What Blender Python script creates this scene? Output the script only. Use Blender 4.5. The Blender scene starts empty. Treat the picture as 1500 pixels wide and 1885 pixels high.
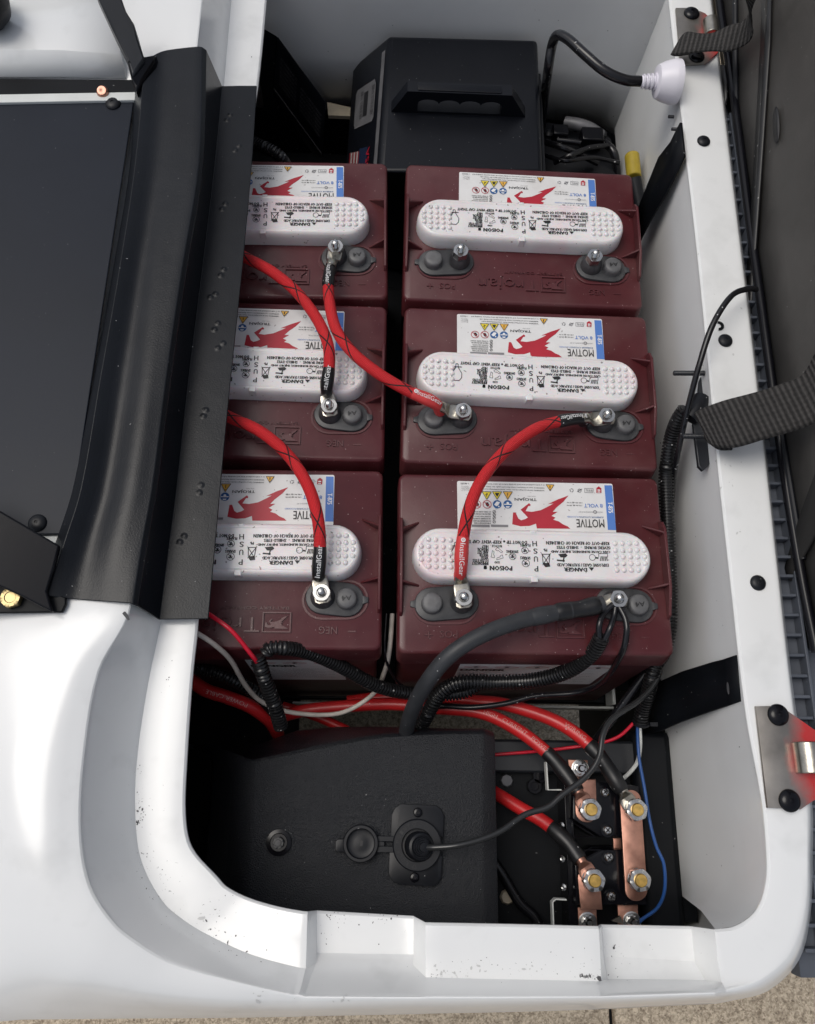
import bpy, math, random, hashlib
from mathutils import Vector as V3, Matrix

# ------------------------------------------------------------------ camera
scn = bpy.context.scene
COL = scn.collection
CAM = V3((-0.0187, -0.1156, 0.7675))
RM = Matrix(((0.9992, -0.0241, -0.0328), (0.0126, 0.9493, -0.3141), (0.0387, 0.3134, 0.9488)))
cam_d = bpy.data.cameras.new('camera')
cam_d.sensor_fit = 'VERTICAL'; cam_d.sensor_height = 24.0; cam_d.lens = 24.0 * 1500 / 1885
cam_d.clip_start = 0.01; cam_d.clip_end = 200
cam = bpy.data.objects.new('camera', cam_d); COL.objects.link(cam)
cam.matrix_world = Matrix.Translation(CAM) @ RM.to_4x4()
scn.camera = cam

# ------------------------------------------------------------------ sky, sun, exposure
SUN_EL, SUN_AZ = 66.0, 74.0        # azimuth: compass angle the light comes from, measured from +Y towards -X
SKY_STRENGTH, SUN_STRENGTH = 0.118, 1.0
w = bpy.data.worlds.new('World'); scn.world = w; w.use_nodes = True
wn = w.node_tree; bg = wn.nodes['Background']
sky = wn.nodes.new('ShaderNodeTexSky'); sky.sky_type = 'NISHITA'; sky.sun_disc = False
sky.sun_elevation = math.radians(SUN_EL); sky.sun_rotation = math.radians(-SUN_AZ)
sky.air_density = 1.0; sky.dust_density = 4.0; sky.ozone_density = 0.6
hs = wn.nodes.new('ShaderNodeHueSaturation'); hs.inputs['Saturation'].default_value = 0.5   # overcast: greyer than a clear sky
wn.links.new(sky.outputs[0], hs.inputs['Color']); wn.links.new(hs.outputs[0], bg.inputs[0]); bg.inputs[1].default_value = SKY_STRENGTH
sl = bpy.data.lights.new('sun', 'SUN'); sl.energy = SUN_STRENGTH; sl.angle = math.radians(35); sl.color = (1, 0.965, 0.90)
so = bpy.data.objects.new('sun', sl); COL.objects.link(so)
a, e = math.radians(SUN_AZ), math.radians(SUN_EL)
sd = V3((-math.sin(a) * math.cos(e), math.cos(a) * math.cos(e), math.sin(e)))
so.rotation_euler = sd.to_track_quat('Z', 'Y').to_euler()
so.location = sd * 5
scn.view_settings.view_transform = 'Standard'; scn.view_settings.look = 'None'
scn.view_settings.exposure = -0.06; scn.view_settings.gamma = 1.0
scn.cycles.max_bounces = 6

# ------------------------------------------------------------------ measuring helpers
def _ray(px, py):
    return RM @ V3(((px - 750) / 1500.0, -(py - 942.5) / 1500.0, -1.0))
def U(px, py, z):                       # photo pixel -> point at height z
    d = _ray(px, py); return CAM + d * ((z - CAM.z) / d.z)
def UX(px, py, x):
    d = _ray(px, py); return CAM + d * ((x - CAM.x) / d.x)
def UY(px, py, y):
    d = _ray(px, py); return CAM + d * ((y - CAM.y) / d.y)
def W(lst):
    return [U(*p) for p in lst]

# ------------------------------------------------------------------ materials
MATS = {}
def mat(name, col, rough=0.5, metal=0.0, var=None, bump=None, dust=None, coat=0.0, spec=0.5, stain=None, spots=None, bump2=None):
    m = bpy.data.materials.new(name); m.use_nodes = True; MATS[name] = m
    nt = m.node_tree; N = nt.nodes; Lk = nt.links; b = N['Principled BSDF']
    b.inputs['Roughness'].default_value = rough; b.inputs['Metallic'].default_value = metal
    b.inputs['Coat Weight'].default_value = coat; b.inputs['Coat Roughness'].default_value = 0.12
    b.inputs['Specular IOR Level'].default_value = spec
    tc = N.new('ShaderNodeTexCoord')
    def noise(scale, detail=3.0, rough_=0.55):
        n = N.new('ShaderNodeTexNoise'); n.inputs['Scale'].default_value = scale
        n.inputs['Detail'].default_value = detail; n.inputs['Roughness'].default_value = rough_
        Lk.new(tc.outputs['Object'], n.inputs['Vector']); return n
    def ramp(src, a0, a1):
        r = N.new('ShaderNodeMapRange'); r.inputs['From Min'].default_value = a0; r.inputs['From Max'].default_value = a1
        r.clamp = True; Lk.new(src, r.inputs['Value']); return r.outputs['Result']
    def mix(fac, A, B):
        x = N.new('ShaderNodeMix'); x.data_type = 'RGBA'
        if hasattr(fac, 'is_linked'): Lk.new(fac, x.inputs[0])
        else: x.inputs[0].default_value = fac
        for s, v in ((x.inputs[6], A), (x.inputs[7], B)):
            if hasattr(v, 'is_linked'): Lk.new(v, s)
            else: s.default_value = (*v, 1)
        return x.outputs[2]
    cur = tuple(col)
    if var:
        sc, am = var; n = noise(sc, 4)
        c2 = tuple(max(0, min(1, c * (1 - am))) for c in col); c3 = tuple(max(0, min(1, c * (1 + am))) for c in col)
        cur = mix(ramp(n.outputs[0], 0.3, 0.7), c2, c3)
        rr = N.new('ShaderNodeMapRange'); rr.inputs['To Min'].default_value = rough * 0.85; rr.inputs['To Max'].default_value = min(1, rough * 1.2)
        Lk.new(n.outputs[0], rr.inputs['Value']); Lk.new(rr.outputs[0], b.inputs['Roughness'])
    if stain:                                # (scale, lo, hi, colour, amount)
        sc, lo, hi, sc_col, am = stain; n = noise(sc, 3)
        f = ramp(n.outputs[0], lo, hi)
        mm = N.new('ShaderNodeMath'); mm.operation = 'MULTIPLY'; mm.inputs[1].default_value = am; Lk.new(f, mm.inputs[0])
        cur = mix(mm.outputs[0], cur, sc_col)
    if spots:                                # dirt specks gathered round given places: list of (x,y,z,r)
        n = noise(330, 4, 0.62); tot = None
        for (x, y, z, r) in spots:
            vm = N.new('ShaderNodeVectorMath'); vm.operation = 'DISTANCE'; vm.inputs[1].default_value = (x, y, z)
            Lk.new(tc.outputs['Object'], vm.inputs[0])
            f = N.new('ShaderNodeMapRange'); f.inputs['From Min'].default_value = 0; f.inputs['From Max'].default_value = r
            f.inputs['To Min'].default_value = 1; f.inputs['To Max'].default_value = 0; Lk.new(vm.outputs['Value'], f.inputs['Value'])
            if tot is None: tot = f.outputs[0]
            else:
                mx = N.new('ShaderNodeMath'); mx.operation = 'MAXIMUM'; Lk.new(tot, mx.inputs[0]); Lk.new(f.outputs[0], mx.inputs[1]); tot = mx.outputs[0]
        ad = N.new('ShaderNodeMath'); ad.operation = 'MULTIPLY_ADD'; ad.inputs[1].default_value = 0.15; Lk.new(tot, ad.inputs[0]); Lk.new(n.outputs[0], ad.inputs[2])
        cur = mix(ramp(ad.outputs[0], 0.79, 0.85), cur, (0.05, 0.05, 0.055))
    if dust:                                 # (scale, threshold, colour)
        sc, th, dc = dust; n = noise(sc, 1.0)
        cur = mix(ramp(n.outputs[0], th, th + 0.03), cur, dc)
    if hasattr(cur, 'is_linked'): Lk.new(cur, b.inputs['Base Color'])
    else: b.inputs['Base Color'].default_value = (*cur, 1)
    last = None
    for bp in (bump, bump2):
        if bp:
            sc, st, di = bp; n = noise(sc, 3, 0.6); bn = N.new('ShaderNodeBump')
            bn.inputs['Strength'].default_value = st; bn.inputs['Distance'].default_value = di
            Lk.new(n.outputs[0], bn.inputs['Height'])
            if last: Lk.new(last, bn.inputs['Normal'])
            last = bn.outputs[0]
    if last: Lk.new(last, b.inputs['Normal'])
    return m

def braid_mat(name, col, thread):            # woven sleeve with two opposing tracer threads, read from the tube's own UV (metres, turns)
    m = mat(name, col, 0.55); nt = m.node_tree; N = nt.nodes; Lk = nt.links; b = N['Principled BSDF']
    uv = N.new('ShaderNodeUVMap'); sp = N.new('ShaderNodeSeparateXYZ'); Lk.new(uv.outputs[0], sp.inputs[0])
    def M(op, a, c=None):
        q = N.new('ShaderNodeMath'); q.operation = op
        for i, v in enumerate((a, c)):
            if v is None: continue
            if hasattr(v, 'is_linked'): Lk.new(v, q.inputs[i])
            else: q.inputs[i].default_value = v
        return q.outputs[0]
    u, v = sp.outputs[0], sp.outputs[1]
    def helix(sign):
        t = M('FRACT', M('ADD', M('MULTIPLY', u, 13.0 * sign), v))
        return M('LESS_THAN', M('ABSOLUTE', M('SUBTRACT', t, 0.5)), 0.022)
    f = M('MAXIMUM', helix(1), helix(-1))
    wv = M('MULTIPLY', M('SINE', M('ADD', M('MULTIPLY', u, 2600.0), M('MULTIPLY', v, 75.4))), M('SINE', M('SUBTRACT', M('MULTIPLY', u, 2600.0), M('MULTIPLY', v, 75.4))))
    x = N.new('ShaderNodeMix'); x.data_type = 'RGBA'; Lk.new(f, x.inputs[0]); x.inputs[7].default_value = (*thread, 1)
    y = N.new('ShaderNodeMix'); y.data_type = 'RGBA'; y.inputs[6].default_value = (*[c * 0.72 for c in col], 1); y.inputs[7].default_value = (*[min(1, c * 1.2) for c in col], 1)
    Lk.new(M('MULTIPLY_ADD', wv, 0.5), y.inputs[0]); y.inputs[0].default_value = 0.5
    Lk.new(y.outputs[2], x.inputs[6]); Lk.new(x.outputs[2], b.inputs['Base Color'])
    bn = N.new('ShaderNodeBump'); bn.inputs['Strength'].default_value = 0.6; bn.inputs['Distance'].default_value = 0.0006
    Lk.new(wv, bn.inputs['Height']); Lk.new(bn.outputs[0], b.inputs['Normal'])
    return m

def web_mat(name, col):                      # coarse woven webbing: ribs along u
    m = mat(name, col, 0.9); nt = m.node_tree; N = nt.nodes; Lk = nt.links; b = N['Principled BSDF']
    uv = N.new('ShaderNodeUVMap'); wv = N.new('ShaderNodeTexWave'); wv.inputs['Scale'].default_value = 62; wv.inputs['Distortion'].default_value = 1.2
    wv.inputs['Detail Scale'].default_value = 6
    wv.bands_direction = 'X'; Lk.new(uv.outputs[0], wv.inputs['Vector'])
    w2 = N.new('ShaderNodeTexWave'); w2.inputs['Scale'].default_value = 130; w2.bands_direction = 'Y'; Lk.new(uv.outputs[0], w2.inputs['Vector'])
    mx = N.new('ShaderNodeMath'); mx.operation = 'MULTIPLY_ADD'; mx.inputs[1].default_value = 0.35; Lk.new(w2.outputs[1], mx.inputs[0]); Lk.new(wv.outputs[1], mx.inputs[2])
    bn = N.new('ShaderNodeBump'); bn.inputs['Strength'].default_value = 0.9; bn.inputs['Distance'].default_value = 0.0012
    Lk.new(mx.outputs[0], bn.inputs['Height']); Lk.new(bn.outputs[0], b.inputs['Normal'])
    r = N.new('ShaderNodeMix'); r.data_type = 'RGBA'; r.inputs[6].default_value = (*[c * .35 for c in col], 1); r.inputs[7].default_value = (*[c * 1.5 for c in col], 1)
    Lk.new(wv.outputs[1], r.inputs[0]); Lk.new(r.outputs[2], b.inputs['Base Color'])
    return m

DUST = (0.42, 0.42, 0.42)
white = mat('white_gelcoat', (0.80, 0.81, 0.805), 0.2, coat=0.7, var=(9, 0.02), bump=(14, 0.04, 0.01),
            spots=[(-.205, -.14, .05, .05), (-.19, -.19, .05, .06), (-.14, -.215, .05, .06), (-.03, -.215, .035, .05), (-.1, -.215, .04, .03), (.05, -.212, .035, .03),
                   (.14, -.255, .055, .035), (.17, -.255, .055, .035), (.19, -.25, .04, .05), (.08, -.255, .055, .03)],
            stain=(26, .56, .75, (.60, .61, .60), .35))
white_in = mat('white_bay_wall', (0.81, 0.82, 0.815), 0.34, var=(7, 0.03), bump=(20, 0.06, 0.01), stain=(9, .52, .8, (.62, .61, .59), .3), dust=(170, .79, (.25, .25, .25)))
rim_w = mat('white_rim_paint', (0.76, 0.765, 0.755), 0.42, var=(10, 0.025), bump=(30, 0.04, 0.004), stain=(22, .56, .76, (.55, .54, .5), .5), dust=(120, .77, (.4, .4, .4)))
maroon = mat('maroon_plastic', (0.080, 0.0150, 0.0185), 0.32, var=(25, 0.12), bump=(900, 0.25, 0.0004), dust=(420, .745, (.38, .28, .27)), stain=(13, .47, .72, (.135, .062, .06), .55), spec=.45, bump2=(60, .08, .002))
maroon_d = mat('maroon_case', (0.065, 0.015, 0.018), 0.5, var=(25, 0.15), bump=(700, 0.2, 0.0004))
sticker_w = mat('sticker_white', (0.74, 0.74, 0.735), 0.35, var=(60, 0.03), dust=(220, .72, (.45, .43, .42)), stain=(24, .5, .75, (.58, .55, .52), .6))
cap_w = mat('vent_cap_plastic', (0.77, 0.745, 0.745), 0.22, var=(40, 0.05), bump=(300, 0.06, 0.0004), stain=(15, .56, .76, (.80, .50, .55), .5), dust=(240, .73, (.32, .28, .27)))
def pink_variation(m):
    nt = m.node_tree; oi = nt.nodes.new('ShaderNodeObjectInfo'); tc = [n for n in nt.nodes if n.type == 'TEX_COORD'][0]
    ad = nt.nodes.new('ShaderNodeVectorMath'); ad.operation = 'ADD'; ml = nt.nodes.new('ShaderNodeVectorMath'); ml.operation = 'SCALE'
    ml.inputs['Scale'].default_value = 0.0
    nt.links.new(oi.outputs['Location'], ml.inputs[0]); ml.inputs['Scale'].default_value = 7.3
    nt.links.new(tc.outputs['Object'], ad.inputs[0]); nt.links.new(ml.outputs[0], ad.inputs[1])
    for l in list(nt.links):
        if l.from_node == tc and l.to_node.type == 'TEX_NOISE': nt.links.new(ad.outputs[0], l.to_socket)
cap_b = cap_w.node_tree.nodes['Principled BSDF']; cap_b.inputs['Subsurface Weight'].default_value = 0.25; cap_b.inputs['Subsurface Scale'].default_value = 0.004
for m_ in (cap_w, maroon, sticker_w): pink_variation(m_)
ink = mat('black_ink', (0.012, 0.012, 0.014), 0.5)
grey_ink = mat('grey_ink', (0.22, 0.22, 0.23), 0.5)
blue_ink = mat('blue_ink', (0.08, 0.20, 0.55), 0.45)
deep_blue = mat('deep_blue_ink', (0.012, 0.10, 0.30), 0.45)
red_ink = mat('red_ink', (0.42, 0.012, 0.03), 0.42, var=(50, .06))
yellow_ink = mat('yellow_ink', (0.75, 0.60, 0.04), 0.45)
orange_ink = mat('orange_ink', (0.75, 0.42, 0.06), 0.45)
white_ink = mat('white_ink', (0.8, 0.8, 0.8), 0.45)
plug_g = mat('boot_plug_rubber', (0.105, 0.105, 0.108), 0.45, var=(90, .2), stain=(60, .5, .75, (.2, .2, .2), .5))
brass_d = mat('yellow_zinc', (0.42, 0.33, 0.17), 0.4, 0.9, var=(120, .2))
boot_g = mat('terminal_rubber', (0.040, 0.041, 0.044), 0.42, var=(90, .3), bump=(500, .15, .0004), stain=(60, .5, .75, (.13, .13, .13), .5))
steel = mat('zinc_steel', (0.54, 0.54, 0.53), 0.22, 1.0, var=(120, .1))
steel_lug = mat('tinned_lug', (0.44, 0.415, 0.36), 0.28, 1.0, var=(90, .22), bump=(160, .25, .0006))
lead = mat('lead_post', (0.06, 0.06, 0.064), 0.42, 0.3, var=(120, .3))
copper = mat('copper_bar', (0.50, 0.27, 0.205), 0.42, 1.0, var=(60, .18), bump=(220, .15, .0004), stain=(45, .5, .72, (.22, .10, .075), .7))
brass = mat('brass_stud', (0.72, 0.47, 0.14), 0.35, 1.0, var=(200, .2))
braid_red = braid_mat('red_braided_sleeve', (0.62, 0.012, 0.018), (0.01, 0.004, 0.004))
red_shrink = mat('red_heat_shrink', (0.62, 0.05, 0.05), 0.45, var=(80, .1), bump=(120, .2, .0005))
black_shrink = mat('black_heat_shrink', (0.010, 0.010, 0.011), 0.38, var=(80, .2), bump=(120, .25, .0006), dust=(260, .75, DUST))
red_pvc = mat('red_cable_jacket', (0.52, 0.018, 0.02), 0.32, var=(40, .1), bump=(100, .1, .0005), dust=(230, .76, (.6, .3, .3)))
red_thin = mat('red_wire_jacket', (0.58, 0.008, 0.03), 0.3)
grey_cable = mat('dark_grey_rubber_cable', (0.030, 0.032, 0.036), 0.5, var=(60, .2), bump=(200, .15, .0004), dust=(230, .75, DUST))
black_wire = mat('black_wire_jacket', (0.008, 0.008, 0.010), 0.22, bump=(200, .1, .0003), dust=(260, .74, DUST))
loom = mat('black_corrugated_loom', (0.011, 0.011, 0.012), 0.3, dust=(240, .72, (.3, .3, .3)))
white_wire = mat('dirty_white_wire', (0.52, 0.47, 0.42), 0.5, var=(70, .2))
smoky = mat('smoky_cord_jacket', (0.024, 0.025, 0.026), 0.18, dust=(400, .77, DUST))
blue_wire_m = mat('blue_wire_jacket', (0.016, 0.075, 0.26), 0.4)
blk_metal = mat('black_painted_steel', (0.014, 0.016, 0.020), 0.36, var=(12, .15), bump=(60, .08, .001), dust=(420, .79, (.3, .3, .3)))
blk_bracket = mat('black_pressed_steel', (0.0075, 0.009, 0.012), 0.30, spec=.30, var=(14, .2), bump=(700, .3, .0005), bump2=(18, .12, .004), dust=(420, .79, (.3, .3, .3)))
blk_board = mat('black_laminate_board', (0.010, 0.0135, 0.022), 0.42, spec=.22, var=(6, .15), bump=(700, .12, .0003), dust=(420, .79, (.3, .3, .3)))
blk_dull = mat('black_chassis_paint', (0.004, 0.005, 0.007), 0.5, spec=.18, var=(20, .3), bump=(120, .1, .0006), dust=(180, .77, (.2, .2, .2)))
blk_tex = mat('black_textured_plastic', (0.010, 0.0115, 0.015), 0.30, spec=.5, bump=(720, 1.0, 0.0016), dust=(420, .785, (.3, .3, .3)))
blk_plast = mat('black_smooth_plastic', (0.008, 0.009, 0.012), 0.40, spec=.32, var=(60, .2), bump=(500, .1, .0003), dust=(220, .765, DUST))
blk_gloss = mat('black_gloss_plastic', (0.004, 0.004, 0.006), 0.2, spec=.3, bump=(150, .05, .0004))
charger_m = mat('black_powder_coat', (0.0045, 0.0055, 0.0085), 0.36, spec=.26, var=(10, .1), bump=(800, .15, .0003), dust=(420, .79, (.3, .3, .3)))
vinyl = mat('dark_grey_vinyl', (0.055, 0.052, 0.049), 0.55, var=(9, .2), bump=(420, .3, .0006), bump2=(9, .5, .012), dust=(160, .78, (.2, .2, .2)))
grate_m = mat('blue_grey_plastic', (0.075, 0.085, 0.105), 0.5, var=(20, .2), dust=(200, .76, DUST))
webbing = web_mat('black_webbing', (0.035, 0.033, 0.032))
plug_w = mat('white_plug_plastic', (0.78, 0.76, 0.82), 0.35, bump=(60, .05, .001))
yellow_p = mat('yellow_plastic', (0.42, 0.31, 0.03), 0.4, var=(60, .15))
grey_met = mat('dull_grey_metal', (0.16, 0.16, 0.17), 0.5, 0.4, var=(40, .2))
tan = mat('pale_tan_glimpse', (0.55, 0.48, 0.36), 0.5, var=(50, .15))  # colour of lit floor and ground glimpsed past other parts
tray_g = mat('grey_tray_plastic', (0.30, 0.31, 0.33), 0.5, var=(30, .15))
alu = mat('white_aluminium', (0.66, 0.68, 0.66), 0.4, 0.0, var=(30, .05), dust=(200, .76, (.3, .3, .3)))
# plate with red overspray towards one end
plate_m = mat('oversprayed_steel_plate', (0.30, 0.28, 0.255), 0.36, 0.8, var=(24, .3), bump=(200, .1, .0004))
def overspray(m):
    nt = m.node_tree; N = nt.nodes; Lk = nt.links; b = N['Principled BSDF']
    tc = [n for n in N if n.type == 'TEX_COORD'][0]
    sp = N.new('ShaderNodeSeparateXYZ'); Lk.new(tc.outputs['Object'], sp.inputs[0])
    nz = N.new('ShaderNodeTexNoise'); nz.inputs['Scale'].default_value = 55; Lk.new(tc.outputs['Object'], nz.inputs['Vector'])
    ab = N.new('ShaderNodeMath'); ab.operation = 'ABSOLUTE'; Lk.new(sp.outputs[1], ab.inputs[0])
    q = N.new('ShaderNodeMath'); q.operation = 'MULTIPLY_ADD'; q.inputs[1].default_value = -0.22; Lk.new(ab.outputs[0], q.inputs[0]); Lk.new(sp.outputs[0], q.inputs[2])
    s2 = N.new('ShaderNodeMath'); s2.operation = 'MULTIPLY_ADD'; s2.inputs[1].default_value = 0.022; nz.inputs['Detail'].default_value = 5; nz.inputs['Roughness'].default_value = 0.65; Lk.new(nz.outputs[0], s2.inputs[0]); Lk.new(q.outputs[0], s2.inputs[2])
    mr = N.new('ShaderNodeMapRange'); mr.inputs['From Min'].default_value = 0.028; mr.inputs['From Max'].default_value = 0.046; Lk.new(s2.outputs[0], mr.inputs['Value'])
    old = b.inputs['Base Color'].links[0].from_socket
    x = N.new('ShaderNodeMix'); x.data_type = 'RGBA'; Lk.new(mr.outputs[0], x.inputs[0]); Lk.new(old, x.inputs[6]); x.inputs[7].default_value = (0.55, 0.040, 0.040, 1)
    Lk.new(x.outputs[2], b.inputs['Base Color'])
    mt = N.new('ShaderNodeMapRange'); mt.inputs['To Min'].default_value = 0.8; mt.inputs['To Max'].default_value = 0.1; Lk.new(mr.outputs[0], mt.inputs['Value'])
    Lk.new(mt.outputs[0], b.inputs['Metallic'])
overspray(plate_m)

def concrete_mat():
    m = mat('sandy_concrete', (0.30, 0.265, 0.22), 0.85); nt = m.node_tree; N = nt.nodes; Lk = nt.links; b = N['Principled BSDF']
    tc = [n for n in N if n.type == 'TEX_COORD'][0]
    vo = N.new('ShaderNodeTexVoronoi'); vo.inputs['Scale'].default_value = 420; Lk.new(tc.outputs['Object'], vo.inputs['Vector'])
    n1 = N.new('ShaderNodeTexNoise'); n1.inputs['Scale'].default_value = 130; n1.inputs['Detail'].default_value = 5; Lk.new(tc.outputs['Object'], n1.inputs['Vector'])
    n2 = N.new('ShaderNodeTexNoise'); n2.inputs['Scale'].default_value = 4; n2.inputs['Detail'].default_value = 4; Lk.new(tc.outputs['Object'], n2.inputs['Vector'])
    sp = N.new('ShaderNodeSeparateColor'); Lk.new(vo.outputs['Color'], sp.inputs[0])
    ad = N.new('ShaderNodeMath'); ad.operation = 'MULTIPLY_ADD'; ad.inputs[1].default_value = 0.45; Lk.new(sp.outputs[0], ad.inputs[0]); Lk.new(n1.outputs[0], ad.inputs[2])
    cr = N.new('ShaderNodeValToRGB'); cr.color_ramp.elements[0].position = 0.35; cr.color_ramp.elements[0].color = (0.22, 0.17, 0.12, 1)
    cr.color_ramp.elements[1].position = 1.0; cr.color_ramp.elements[1].color = (0.74, 0.63, 0.48, 1)
    e_ = cr.color_ramp.elements.new(0.65); e_.color = (0.46, 0.38, 0.28, 1); Lk.new(ad.outputs[0], cr.inputs[0])
    x = N.new('ShaderNodeMix'); x.data_type = 'RGBA'; x.blend_type = 'MULTIPLY'; x.inputs[0].default_value = 0.5
    Lk.new(cr.outputs[0], x.inputs[6]); Lk.new(n2.outputs[0], x.inputs[7]); 
    x2 = N.new('ShaderNodeMix'); x2.data_type = 'RGBA'; x2.inputs[0].default_value = 0.55; Lk.new(x.outputs[2], x2.inputs[6]); Lk.new(cr.outputs[0], x2.inputs[7])
    Lk.new(x2.outputs[2], b.inputs['Base Color'])
    bn = N.new('ShaderNodeBump'); bn.inputs['Strength'].default_value = 0.7; bn.inputs['Distance'].default_value = 0.002; Lk.new(ad.outputs[0], bn.inputs['Height']); Lk.new(bn.outputs[0], b.inputs['Normal'])
    return m
concrete = concrete_mat()

# ------------------------------------------------------------------ mesh helpers
def catmull(P, per=8, closed=False):
    P = [V3(p) for p in P]; out = []
    n = len(P)
    for i in range(n - 1):
        p0 = P[i - 1] if i > 0 else P[0] * 2 - P[1]
        p1, p2 = P[i], P[i + 1]
        p3 = P[i + 2] if i + 2 < n else P[-1] * 2 - P[-2]
        for k in range(per):
            t = k / per
            out.append(0.5 * ((2 * p1) + (p2 - p0) * t + (2 * p0 - 5 * p1 + 4 * p2 - p3) * t * t + (3 * p1 - p0 - 3 * p2 + p3) * t ** 3))
    out.append(P[-1]); return out

class Curve:
    def __init__(s, pts, smooth=True):
        s.p = catmull(pts, 14) if smooth and len(pts) > 2 else [V3(p) for p in pts]
        s.s = [0.0]
        for a_, b_ in zip(s.p, s.p[1:]): s.s.append(s.s[-1] + (b_ - a_).length)
        s.len = s.s[-1]
    def at(s, d):
        d = max(0, min(s.len, d))
        lo, hi = 0, len(s.s) - 1
        while hi - lo > 1:
            m = (lo + hi) // 2
            if s.s[m] <= d: lo = m
            else: hi = m
        L = s.s[hi] - s.s[lo]; t = (d - s.s[lo]) / L if L > 1e-9 else 0
        return s.p[lo].lerp(s.p[hi], t)
    def tan(s, d):
        h = max(1e-4, s.len * 0.004); v = s.at(d + h) - s.at(d - h)
        return v.normalized() if v.length > 1e-9 else V3((1, 0, 0))
    def sub(s, a_, b_, n=16):
        return [s.at(a_ + (b_ - a_) * i / n) for i in range(n + 1)]

def perp(t):
    r = V3((0, 0, 1)) if abs(t.z) < 0.9 else V3((0, 1, 0))
    n = (r - t * r.dot(t)).normalized(); return n, t.cross(n)

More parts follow.
